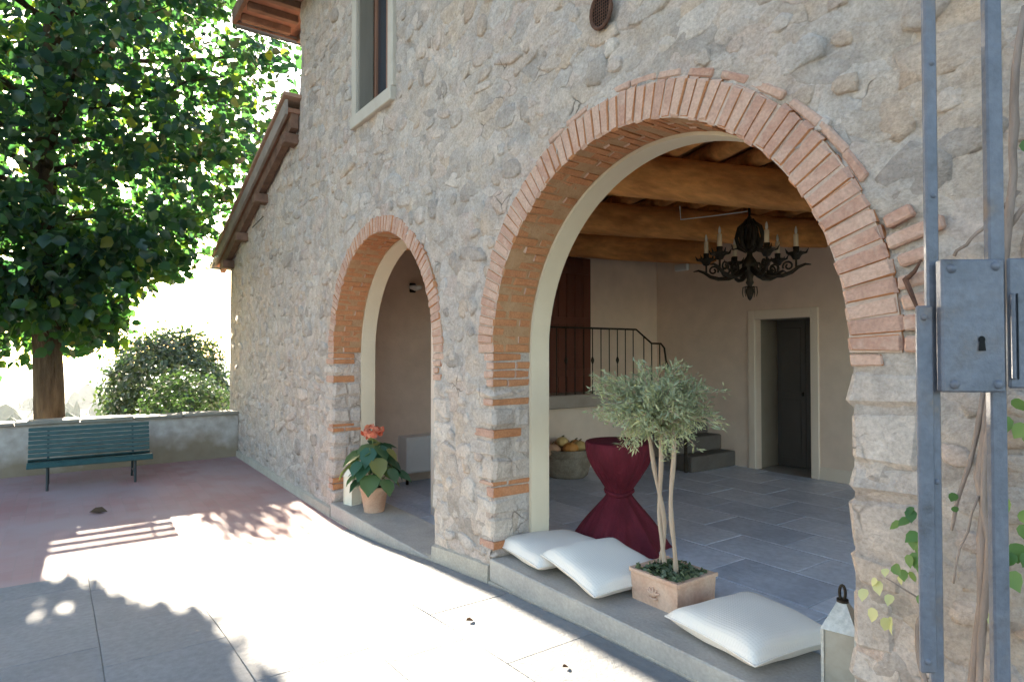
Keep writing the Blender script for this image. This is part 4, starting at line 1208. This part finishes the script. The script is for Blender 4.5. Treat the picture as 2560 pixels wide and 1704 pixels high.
tag(leafmesh('crown', M_olive, P, RNG.normal(size=(n, 3)) + np.array([0, 0, .7]), RNG.uniform(.03, .058, n), [(0, 0, 0), (.5, .11, .03), (1, 0, -.03), (.5, -.11, .03)], NARROW_F, np.clip(RNG.beta(2, 2.6, n) * .9 + low * RNG.random(n), 0, 1), ol, droop=D_), kind='stuff')

# ------------------------------------------------------------------ cocktail table under a burgundy cloth
tcx, tcy = -3.55, .99
tb = thing('cocktail_table', (tcx, tcy, 0), 'round high table hidden under the burgundy cloth', 'table')
MB().lathe([(0, .80), (.255, .80), (.255, .815), (0, .815)], 28, (tcx, tcy, 0)).build('tabletop', M_iron, tb)
MB().tube([(tcx, tcy, .02), (tcx, tcy, .80)], .03, 10).build('pole', M_iron, tb)
MB().lathe([(0, .003), (.2, .003), (.2, .015), (.03, .03), (0, .03)], 24, (tcx, tcy, 0)).build('base', M_iron, tb)
prof = [(.001, .8225), (.15, .823), (.245, .8225), (.262, .819), (.267, .805), (.265, .775), (.256, .74), (.238, .68), (.21, .62), (.176, .56), (.143, .51), (.115, .465), (.095, .43), (.093, .41), (.105, .385), (.14, .34), (.19, .28), (.245, .21), (.295, .14), (.335, .07), (.365, .015), (.372, .003)]
FPH = [(random.uniform(0, 6.28), random.uniform(.5, 1)) for _ in range(30)]
def fold(r, z, a):
    if z > .815: return r
    if z > .41:
        amp = .055 * min(1, (.815 - z) / .12) * (1 if z > .5 else .8); tw = (z - .41) * 1.3; K = (5, 7, 11, 16, 23)
    else:
        amp = .03 + .085 * (.41 - z) / .41; tw = (z - .41) * 1.1; K = (3, 5, 7, 12, 19)
    o = 0 if z > .41 else 10
    f = sum(math.sin((a + tw * math.sin(a * 2 + k)) * k + FPH[o + i][0] + z * (2 + i)) * FPH[o + i][1] * (.55, .5, .45, .3, .2)[i] for i, k in enumerate(K))
    f = (1 - abs(f)) if abs(f) < 1 else 0.0
    return max(.03, r * (1 + (f - .45) * amp * 2.4))
clo = MB().lathe(prof, 160, (0, 0, 0), fold).build('tablecloth', M_cloth, None, smooth=True)
clo.location = (tcx, tcy, 0)
md = clo.modifiers.new('sub', 'SUBSURF'); md.levels = 1; md.render_levels = 1
tag(clo, 'burgundy cloth gathered at the waist over the round high table', 'tablecloth')
m = MB(); pp = []
for k in range(33):
    a = 2 * PI * k / 32; pp.append((tcx + .102 * math.cos(a), tcy + .102 * math.sin(a), .42 + .012 * math.sin(a * 2)))
m.tube(pp, [.018 + .004 * math.sin(k * 2.1) for k in range(33)], 8, False)
m.build('tie_band', M_cloth, clo, smooth=True)

# ------------------------------------------------------------------ lanterns
M_lantm = pm('tarnished_lantern_metal', [(.40, .38, .34), (.56, .54, .5)], scale=14, rough=.5, metal=.35, bump=.25, bscale=40, fine=.15)
M_lantg = pm('dusty_lantern_pane', [(.28, .25, .2), (.38, .35, .29)], scale=9, rough=.25, spec=.5)
M_lantw = pm('cream_lantern_paint', [(.68, .6, .46), (.74, .67, .54)], scale=8, rough=.6)
def lantern(c, w, h, roofh, label, mt, pane, rz=0, ring=True):
    t = thing('lantern', c, label, 'lantern'); x, y, z = c; e = w / 2
    R3 = Matrix.Rotation(rz, 3, 'Z')
    def tr_(m):
        m.v = [tuple(R3 @ (Vector(v) - Vector(c)) + Vector(c)) for v in m.v]; return m
    tr_(MB().bev(x - e, x + e, y - e, y + e, z, z + .025, .004)).build('base', mt, t)
    for sx in (-1, 1):
        for sy in (-1, 1):
            tr_(MB().bev(x + sx * (e - .007) - .007, x + sx * (e - .007) + .007, y + sy * (e - .007) - .007, y + sy * (e - .007) + .007, z + .025, z + h, .002)).build('post', mt, t)
    for sx, sy in ((1, 0), (-1, 0), (0, 1), (0, -1)):
        if sx: m = MB().box(x + sx * (e - .009) - .002, x + sx * (e - .009) + .002, y - e + .013, y + e - .013, z + .026, z + h)
        else: m = MB().box(x - e + .013, x + e - .013, y + sy * (e - .009) - .002, y + sy * (e - .009) + .002, z + .026, z + h)
        tr_(m).build('pane', pane, t)
    f = e + .002; g = w * .13
    m = MB(); m.add([(x - f, y - f, z + h), (x + f, y - f, z + h), (x + f, y + f, z + h), (x - f, y + f, z + h), (x - g, y - g, z + h + roofh), (x + g, y - g, z + h + roofh), (x + g, y + g, z + h + roofh), (x - g, y + g, z + h + roofh)],
                    [(3, 2, 1, 0), (0, 1, 5, 4), (1, 2, 6, 5), (2, 3, 7, 6), (3, 0, 4, 7), (4, 5, 6, 7)])
    tr_(m).build('roof', mt, t)
    if ring:
        zt = z + h + roofh
        tr_(MB().lathe([(0, 0), (g * 1.3, 0), (g * 1.3, .012), (0, .014)], 14, (x, y, zt))).build('cap', M_iron, t)
        pp = [(x + .012 * math.sin(a), y, zt + .04 - .034 * math.cos(a)) for a in np.linspace(0, 2 * PI, 17)]
        tr_(MB().tube(pp, .0065, 6, False)).build('handle', M_iron, t, smooth=True)
    return t
lantern((-1.452, .29, 0), .15, .275, .115, 'tarnished metal lantern with pitched roof beside the right jamb of the big arch', M_lantm, M_lantg, .25)
lantern((-7.06, .17, -.25), .15, .33, .13, 'cream lantern beside the red-flowered pot on the small arch sill', M_lantw, M_lantw, .3, False)

# ------------------------------------------------------------------ potted flowering plant
fp = thing('flower_pot', (-6.6, .24, -.25), 'round terracotta pot on the small arch sill', 'pot')
MB().lathe([(0, 0), (.105, 0), (.112, .01), (.15, .24), (.155, .24), (.16, .245), (.163, .285), (.158, .29), (.142, .288), (.14, .25), (0, .245)], 28, (-6.6, .24, -.25)).build('pot_body', M_terra, fp, smooth=True)
MB().lathe([(0, .255), (.1, .262), (.139, .255)], 20, (-6.6, .24, -.25)).build('soil', M_soil, fp)
pl = thing('begonia_plant', (-6.6, .24, 0), 'leafy plant with one big orange-red flower head in the terracotta pot', 'plant')
M_beg = leafmat('begonia_leaf', [(.018, .06, .038), (.035, .10, .055), (.08, .13, .045), (.20, .19, .06)], (1.4, 1.7, .8), .4, .3)
BIGLEAF = [(0, 0, 0), (.05, .25, .03), (.05, -.25, .03), (.3, .42, .06), (.3, -.42, .06), (.65, .34, .03), (.65, -.34, .03), (.88, .14, -.05), (.88, -.14, -.05), (1.05, 0, -.14), (.3, 0, -.02), (.65, 0, -.03)]
BIGLEAF_F = [(0, 10, 3, 1), (0, 2, 4, 10), (10, 11, 5, 3), (10, 4, 6, 11), (11, 9, 7, 5), (11, 6, 8, 9)]
c0 = Vector((-6.6, .24, .02))
for k in range(46):
    az = k * 2.399; lev = (k % 23) / 23
    ro = .05 + .29 * (1 - lev) ** .6 * random.uniform(.6, 1.05)
    if k > 22: ro *= .65
    p = c0 + Vector((math.cos(az) * ro, math.sin(az) * ro, .12 + lev * .38 + random.uniform(-.03, .05)))
    sz = random.uniform(.17, .27)
    out = Vector((math.cos(az), math.sin(az), 0))
    dr = np.array([[out.x, out.y, -.75 + lev * .5]]); nn = np.array([[out.x * .7, out.y * .7, .9]]) + RNG.normal(size=(1, 3)) * .2
    ti = [min(1, random.betavariate(2, 3.5) + (.5 if random.random() < .2 else 0))]
    leafmesh('leaf', M_beg, np.array([p - out * .03]), nn, np.array([sz]), BIGLEAF, BIGLEAF_F, ti, pl, droop=dr)
    if k % 3 == 0:
        MB().tube([c0 + Vector((0, 0, -.02)), c0.lerp(p, .6) + Vector((0, 0, .06)), p], .005, 5).build('stem', pm('green_stem', [(.10, .14, .05), (.14, .18, .07)], scale=5, rough=.6), pl)
M_petal = leafmat('orange_petal', [(.50, .10, .05), (.60, .17, .095), (.66, .29, .18)], (1.2, .9, .7), .5, .3, .3)
fc = Vector((-6.56, .2, .6))
n = 70; d = RNG.normal(size=(n, 3)); d[:, 2] = np.abs(d[:, 2]) * .8 - .15; d /= np.linalg.norm(d, axis=1, keepdims=True)
for k in range(n):
    p = np.array(fc)[None] + d[k:k + 1] * np.array([[.09, .09, .085]])
    leafmesh('petal', M_petal, p, d[k:k + 1] + RNG.normal(size=(1, 3)) * .45, RNG.uniform(.05, .08, 1), BROAD, BROAD_F, RNG.random(1), pl, droop=np.array([[0, 0, 1.0]]) + RNG.normal(size=(1, 3)) * .5)
MB().tube([c0, fc], .006, 5).build('stem', MATS['green_stem'], pl)

# ------------------------------------------------------------------ white cabinet and lamp in the small room
cb = thing('low_cabinet', (-8.38, 1.75, -.39), 'low white cabinet against the wall seen through the small arch', 'cabinet')
MB().bev(-8.49, -8.2, 1.42, 2.18, -.22, .30, .008).build('body', M_white, cb)
MB().bev(-8.205, -8.19, 1.44, 1.795, -.2, .27, .005).build('door', M_white, cb)
MB().bev(-8.205, -8.19, 1.803, 2.16, -.2, .27, .005).build('door', M_white, cb)
for yy in (1.47, 2.12):
    MB().tube([(-8.28, yy, -.39), (-8.28, yy, -.22)], .02, 8).build('leg', M_iron, cb)
wl = thing('wall_lamp', (-8.5, 1.65, 2.5), 'small pale wall lamp high on the wall behind the small arch', 'lamp')
MB().bev(-8.498, -8.47, 1.6, 1.7, 2.42, 2.56, .01).build('back_plate', M_iron, wl)
MB().lathe([(.02, 0), (.09, .03), (.1, .07), (.085, .075)], 18, (-8.38, 1.65, 2.44)).build('shade', M_plasticwhite, wl, smooth=True)
MB().tube([(-8.47, 1.65, 2.5), (-8.4, 1.65, 2.5), (-8.38, 1.65, 2.45)], .008, 6).build('arm', M_iron, wl)
el_ = thing('emergency_light', (-6.0, 4.79, 2.77), 'small white emergency light high on the back wall', 'light fitting')
MB().bev(-6.12, -5.88, 4.75, 4.798, 2.72, 2.82, .01).build('casing', M_plasticwhite, el_)
MB().bev(-6.10, -5.90, 4.744, 4.752, 2.735, 2.805, .003).build('diffuser', M_white, el_)

# ------------------------------------------------------------------ tub of gourds under the landing
M_tub = pm('weathered_tub', [(.15, .115, .08), (.23, .185, .135), (.28, .24, .19)], scale=7, rough=.9, bump=.5, bscale=20, fine=.15)
bk = thing('clay_tub', (-5.9, 2.47, 0), 'weathered round clay tub of gourds standing under the landing', 'tub')
MB().lathe([(0, .01), (.22, 0), (.25, .03), (.285, .14), (.295, .24), (.29, .31), (.30, .325), (.30, .345), (.275, .345), (.27, .3), (.26, .28), (0, .275)], 32, (-5.9, 2.47, 0)).build('tub_body', M_tub, bk, smooth=True)
pp = [(-5.9 + .29 * math.cos(a), 2.47 + .29 * math.sin(a), .26) for a in np.linspace(0, 2 * PI, 33)]
MB().tube(pp, .012, 6, False).build('moulding', M_tub, bk, smooth=True)
M_stalk = pm('gourd_stalk', [(.12, .09, .04), (.2, .16, .08)], scale=20, rough=.9)
GO = {'tan': [(.40, .22, .13), (.5, .3, .19)], 'orange': [(.5, .2, .05), (.6, .28, .08)], 'yellow': [(.5, .33, .12), (.6, .42, .18)], 'brown': [(.24, .12, .05), (.32, .17, .08)]}
for dx, dy, z, rr, kd, lb in ((-.02, -.22, .33, .10, 'tan', 'pale tan gourd leaning on the near rim of the clay tub'), (.10, -.03, .35, .095, 'orange', 'bright orange gourd in the middle of the clay tub'),
                              (.06, .15, .36, .085, 'yellow', 'yellow gourd at the right side of the clay tub'), (-.13, .03, .37, .10, 'brown', 'brown gourd at the back of the clay tub'),
                              (.0, -.08, .43, .07, 'yellow', 'small yellow gourd on top of the heap in the clay tub'), (-.06, .19, .36, .08, 'orange', 'orange gourd at the far rim of the clay tub')):
    c = (-5.9 + dx, 2.47 + dy, z)
    t = thing('gourd', (c[0], c[1], c[2] - rr * .8), lb, 'gourd', 'gourds in the clay tub')
    ph = random.uniform(0, 6)
    prof = [(rr * math.sin(q) + .001, -rr * .82 * math.cos(q)) for q in np.linspace(.02, PI - .05, 11)]
    MB().lathe(prof, 30, c, lambda r_, z_, a_: r_ * (1 + .06 * math.cos(a_ * 9 + ph))).build('flesh', pm('gourd_' + kd, GO[kd], scale=12, rough=.6, bump=.15), t, smooth=True)
    MB().tube([(c[0], c[1], c[2] + rr * .78), (c[0] + .01, c[1] + .005, c[2] + rr * .98), (c[0] + .025, c[1] + .01, c[2] + rr * 1.08)], [.012, .008, .007], 6).build('stalk', M_stalk, t, smooth=True)

# ------------------------------------------------------------------ chandelier
ch = thing('chandelier', (-3.64, 2.9, 2.3), 'black wrought iron chandelier with ivory candles hanging from the beams', 'chandelier')
hx, hy = -3.64, 2.9
MB().lathe([(.0, 2.03), (.018, 2.05), (.035, 2.1), (.045, 2.13), (.03, 2.16), (.018, 2.175), (.028, 2.19), (.04, 2.21), (.028, 2.24), (.035, 2.27), (.06, 2.33), (.075, 2.38), (.06, 2.43), (.03, 2.47), (.02, 2.52), (.045, 2.56), (.05, 2.6), (.025, 2.64), (.018, 2.75), (.03, 2.8), (.02, 2.86), (.0, 2.88)], 16, (hx, hy, 0)).build('column', M_iron, ch, smooth=True)
MB().tube([(hx, hy, 2.86), (hx, hy, 3.12)], .012, 6).build('hanger', M_iron, ch)
MB().lathe([(0, 3.02), (.05, 3.03), (.07, 3.08), (.07, 3.1), (0, 3.1)], 14, (hx, hy, 0)).build('ceiling_rose', M_iron, ch, smooth=True)
for k in range(6):
    a = k * PI / 3 + .42; ca, sa = math.cos(a), math.sin(a)
    q = lambda r, z: (hx + r * ca, hy + r * sa, z)
    arm = MB().tube([q(.05, 2.36), q(.12, 2.29), (q(.2, 2.262)), q(.3, 2.262), q(.38, 2.29), q(.44, 2.335), q(.5, 2.36), q(.55, 2.352)], [.021, .022, .021, .02, .019, .016, .012, .005], 7).build('arm', M_iron, ch, smooth=True)
    m = MB()
    sp = [q(.22 + (.065 - .045 * t) * math.cos(t * 9 + 2.2), 2.335 + (.065 - .045 * t) * math.sin(t * 9 + 2.2)) for t in np.linspace(0, 1, 18)]
    m.tube(sp, .011, 5)
    sp = [q(.35 + (.05 - .035 * t) * math.cos(-t * 8 + 3.6), 2.35 + (.05 - .035 * t) * math.sin(-t * 8 + 3.6)) for t in np.linspace(0, 1, 16)]
    m.tube(sp, .010, 5)
    m.build('scroll', M_iron, arm, smooth=True)
    m = MB(); m.tube([q(.42, 2.32), q(.42, 2.43)], .010, 6)
    m.lathe([(.0, 2.40), (.03, 2.41), (.045, 2.44), (.07, 2.46), (.085, 2.475), (.06, 2.478), (.03, 2.48), (.026, 2.5), (.03, 2.53), (.0, 2.53)], 12, q(.42, 0)[:2] + (0,))
    for j in range(5):
        b = a + j * 1.256
        cx1, cy1, _ = q(.42, 0)
        m.tube([(cx1 + .05 * math.cos(b), cy1 + .05 * math.sin(b), 2.46), (cx1 + .09 * math.cos(b), cy1 + .09 * math.sin(b), 2.47), (cx1 + .11 * math.cos(b), cy1 + .11 * math.sin(b), 2.51)], [.012, .012, .002], 5)
    m.build('candle_cup', M_iron, arm, smooth=True)
    cx1, cy1, _ = q(.42, 0)
    cd = MB().lathe([(0, 2.52), (.022, 2.52), (.021, 2.65), (.0, 2.652)], 10, (cx1, cy1, 0)).build('candle', M_ivory, ch, smooth=True)
    MB().lathe([(.008, 2.65), (.014, 2.675), (.012, 2.70), (.004, 2.725), (0, 2.73)], 10, (cx1, cy1, 0)).build('bulb', M_bulb, cd, smooth=True)
    m = MB(); m.tube([q(.03, 2.52), q(.10, 2.56), q(.125, 2.66), q(.10, 2.76), q(.05, 2.80), q(.03, 2.84)], [.02, .022, .022, .02, .018, .009], 6)
    m.tube([q(.10, 2.56), q(.16, 2.55), q(.17, 2.6)], [.009, .007, .003], 5)
    m.build('cage_rib', M_iron, ch, smooth=True)
    m = MB(); m.tube([q(.03, 2.17), q(.065, 2.165), q(.07, 2.11), (q(.062, 2.07))], [.006, .006, .005, .003], 5)
    m.build('finial_curl', M_iron, ch, smooth=True)
wi = MB().tube([(-4.35, 2.72, 3.08), (-4.33, 2.71, 2.93), (-4.0, 2.82, 2.925), (-3.66, 2.9, 2.92)], .006, 5).build('electric_cable', M_plasticwhite)
tag(wi, 'thin white cable along the beam to the chandelier', 'cable')

# ------------------------------------------------------------------ gate
GR = Vector((math.cos(math.radians(54.35)), math.sin(math.radians(54.35)), 0))
GF = Vector((-math.sin(math.radians(54.35)), math.cos(math.radians(54.35)), 0))
G0 = Vector((0, -2.6, 0)) + GF * 1.1            # gate plane, facing the terrace
GR2 = (GR + GF * -.03).normalized(); GF2 = Vector((-GR2.y, GR2.x, 0))
gt = thing('iron_gate', G0 + GR * 1.2 + Vector((0, 0, -.03)), 'blue-grey painted iron gate with lock case at the right edge', 'gate')
def gb(u0, u1, v0, v1, z0, z1, name, mt, parent, b=.003):
    vs, fs = bevbox(u1 - u0, v1 - v0, z1 - z0, b)
    c = Vector(((u0 + u1) / 2, (v0 + v1) / 2, (z0 + z1) / 2))
    vv = []
    for v in vs:
        q = Vector(v) + c; vv.append(G0 + GR2 * q.x + GF2 * q.y + Vector((0, 0, q.z)))
    return MB().add(vv, fs).build(name, mt, parent)
def rivet(u, z, r, v, parent):
    m = MB(); n = 10; vs = []
    for i, (rr, d) in enumerate(((r, 0), (r * .8, r * .4), (r * .35, r * .62))):
        for k in range(n):
            a = 2 * PI * k / n; vs.append(G0 + GR2 * (u + rr * math.cos(a)) + GF2 * (v - d) + Vector((0, 0, z + rr * math.sin(a))))
    vs.append(G0 + GR2 * u + GF2 * (v - r * .66) + Vector((0, 0, z)))
    fs = []
    for i in range(2):
        for k in range(n):
            k2 = (k + 1) % n; fs.append((i * n + k, i * n + k2, (i + 1) * n + k2, (i + 1) * n + k))
    for k in range(n): fs.append((2 * n + k, 2 * n + (k + 1) % n, 3 * n))
    m.add(vs, fs).build('rivet', M_gate, parent, smooth=True)
U = lambda px, v=0.0: (px - 1178) / 1439 * (1.1 + v) / (1 + .03 * (px - 1178) / 1439)
gb(U(2131), U(2160), -.006, .006, -.04, 2.75, 'stile', M_gate, gt)
gb(U(2161), U(2176), .012, .03, -.04, 2.75, 'rebate', M_gatedark, gt)
cov = gb(U(2113, -.016), U(2150, -.016), -.016, -.0065, .98, 1.60, 'cover_strip', M_gate, gt)
for zz in (1.58, 1.0): rivet(U(2128, -.016), zz, .006, -.016, cov)
br2 = gb(U(2276), U(2314), -.004, .012, -.04, 2.75, 'bar', M_gate, gt)
for px in (2440, 2600, 2760, 2920): gb(U(px), U(px + 38), -.004, .012, -.04, 2.75, 'bar', M_gate, gt)
gb(U(3080), U(3130), -.01, .03, -.06, 2.8, 'hinge_stile', M_gate, gt)
gb(U(2177), U(3078), -.012, .016, 2.60, 2.64, 'rail', M_gate, gt); gb(U(2177), U(3078), -.012, .016, .08, .12, 'rail', M_gate, gt)
lc = gb(U(2170, -.03), U(2317, -.03), -.03, -.0125, 1.4535, 1.677, 'lock_case', M_gate, gt)
for px, zz in ((2193, 1.661), (2295, 1.665), (2197, 1.467), (2298, 1.467)): rivet(U(px, -.03), zz, .0085, -.03, lc)
# keyhole: a dark inset plate with round head and slot
m = MB(); kc = (U(2261, -.031), 1.537); vs = []
for k in range(12):
    a = 2 * PI * k / 12; vs.append((kc[0] + .0058 * math.cos(a), kc[1] + .005 + .006 * math.sin(a)))
m.add([G0 + GR2 * a + GF2 * -.0312 + Vector((0, 0, b)) for a, b in vs], [tuple(range(12))])
sl = [(kc[0] - .0042, kc[1] + .003), (kc[0] + .0042, kc[1] + .003), (kc[0] + .0062, kc[1] - .014), (kc[0] - .0062, kc[1] - .014)]
m.add([G0 + GR2 * a + GF2 * -.0318 + Vector((0, 0, b)) for a, b in sl], [(0, 1, 2, 3)])
m.build('keyhole', M_black, lc)
hs = gb(U(2324, -.02), U(2450, -.02), -.02, -.0125, 1.46, 1.68, 'strike_plate', M_gate, gt)
gb(U(2333, -.03), U(2342, -.03), -.03, -.0202, 1.475, 1.62, 'latch_bar', M_gate, hs)
gb(U(2344, -.023), U(2347, -.023), -.023, -.0202, 1.475, 1.62, 'latch_slot', M_gatedark, hs)
for zz in (2.02, 1.79, 1.30): rivet(U(2147), zz, .005, -.006, gt)

# ------------------------------------------------------------------ climbing plant on the wall
vi = thing('climbing_vine', (-.82, -.06, -.08), 'bare woody climber with a few green leaves on the wall behind the gate', 'vine')
def stem(pts, r0, r1, nm='stem'):
    p2 = []
    for a, b in zip(pts, pts[1:]):
        for t in (0, .33, .66): p2.append(Vector(a).lerp(Vector(b), t) + Vector((random.uniform(-.006, .006), random.uniform(-.004, .004), 0)))
    p2.append(Vector(pts[-1]))
    MB().tube(p2, [(r0 + (r1 - r0) * i / (len(p2) - 1)) * random.uniform(.85, 1.15) for i in range(len(p2))], 7).build(nm, M_vine, vi, smooth=True)
stem([(-.86, -.06, -.1), (-.828, -.08, .4), (-.789, -.08, .81), (-.793, -.085, 1.1), (-.774, -.08, 1.38), (-.742, -.08, 1.6), (-.70, -.07, 2.1), (-.70, -.07, 2.35), (-.665, -.06, 2.65)], .021, .011)
stem([(-.85, -.075, -.1), (-.81, -.10, .4), (-.775, -.1, .8), (-.782, -.105, 1.1), (-.765, -.1, 1.4)], .013, .008)
stem([(-1.0, -.06, -.1), (-.985, -.07, .34), (-1.0, -.08, .53), (-.965, -.08, .62)], .014, .006)
stem([(-.89, -.07, .9), (-.874, -.08, 1.0), (-.82, -.08, 1.2), (-.78, -.09, 1.42)], .005, .009)
stem([(-.885, -.08, .72), (-.86, -.09, .85), (-.80, -.1, 1.04)], .003, .004)
stem([(-.88, -.06, 1.86), (-.82, -.07, 1.91), (-.767, -.07, 1.96), (-.69, -.06, 2.05)], .006, .007)
stem([(-.72, -.06, 1.93), (-.66, -.06, 2.02), (-.60, -.06, 2.05)], .009, .007)
stem([(-.965, -.08, .62), (-1.03, -.1, .66), (-1.09, -.11, .685)], .004, .002)
M_vleaf = leafmat('vine_leaf', [(.04, .10, .04), (.09, .17, .05), (.17, .25, .08), (.55, .5, .27)], (1.4, 1.7, .8), .5, .35, .3)
for c, nl, sz, tt in (((-1.0, -.10, .80), 9, .045, .45), ((-1.02, -.1, .72), 4, .045, .55), ((-.99, -.1, .95), 3, .045, .15), ((-.70, -.1, .88), 6, .055, .35), ((-.69, -.1, 1.02), 3, .05, .4), ((-.685, -.1, 1.28), 5, .05, .5), ((-.66, -.08, 2.2), 5, .05, .2), ((-.9, -.09, 1.0), 2, .03, .15), ((-1.1, -.11, .65), 4, .04, .97), ((-1.115, -.11, .59), 5, .05, 1.0), ((-.69, -.1, .66), 3, .05, 1.0)):
    for k in range(nl):
        p = np.array([[c[0] + random.gauss(0, .028), c[1] + random.gauss(0, .015), c[2] + random.gauss(0, .032)]])
        leafmesh('leaf', M_vleaf, p, np.array([[random.gauss(-.2, .4), -1, random.gauss(.4, .4)]]), np.array([sz * random.uniform(.8, 1.25)]), BIGLEAF, BIGLEAF_F, [min(1, max(0, tt + random.uniform(-.12, .12)))], vi, droop=np.array([[random.gauss(0, .5), -.2, -1.0]]))

# ------------------------------------------------------------------ fallen leaves on the paving
M_dry = leafmat('dry_leaf', [(.05, .035, .025), (.10, .065, .04)], (1.2, 1.0, .8), .8, .15, .2)
for (x, y, s, lb) in ((-9.06, -2.33, .2, 'large curled dry leaf on the red paving in front of the bench'), (-2.52, -.47, .035, 'small dry leaf on the stone slabs below the two cushions'), (-2.2, -.72, .035, 'small dry leaf on the sunlit slabs at the bottom edge'), (-3.35, -.55, .05, 'small dry leaf on the stone slabs below the pier')):
    o = leafmesh('fallen_leaf', M_dry, np.array([[0, 0, 0.]]), np.array([[.2, .1, 1.]]), np.array([s]), [(a, b, abs(b) * .5 + .05) for a, b, c in BROAD], BROAD_F, [random.random()], None, droop=np.array([[.3, 1., 0]]))
    o.location = (x, y, gz(x) + .004)
    tag(o, lb, 'leaf')

# ------------------------------------------------------------------ valley haze
hz = MB().box(-4400, 4400, -4400, 4400, -130, 14).build('haze', None)
mh = bpy.data.materials.new('haze_air'); mh.use_nodes = True
mh.node_tree.nodes.clear()
pv = mh.node_tree.nodes.new('ShaderNodeVolumePrincipled'); mo = mh.node_tree.nodes.new('ShaderNodeOutputMaterial')
pv.inputs['Color'].default_value = (.86, .92, 1.0, 1); pv.inputs['Density'].default_value = .00011; pv.inputs['Anisotropy'].default_value = .2
mh.node_tree.links.new(pv.outputs[0], mo.inputs['Volume'])
hz.data.materials.append(mh); hz['kind'] = 'stuff'
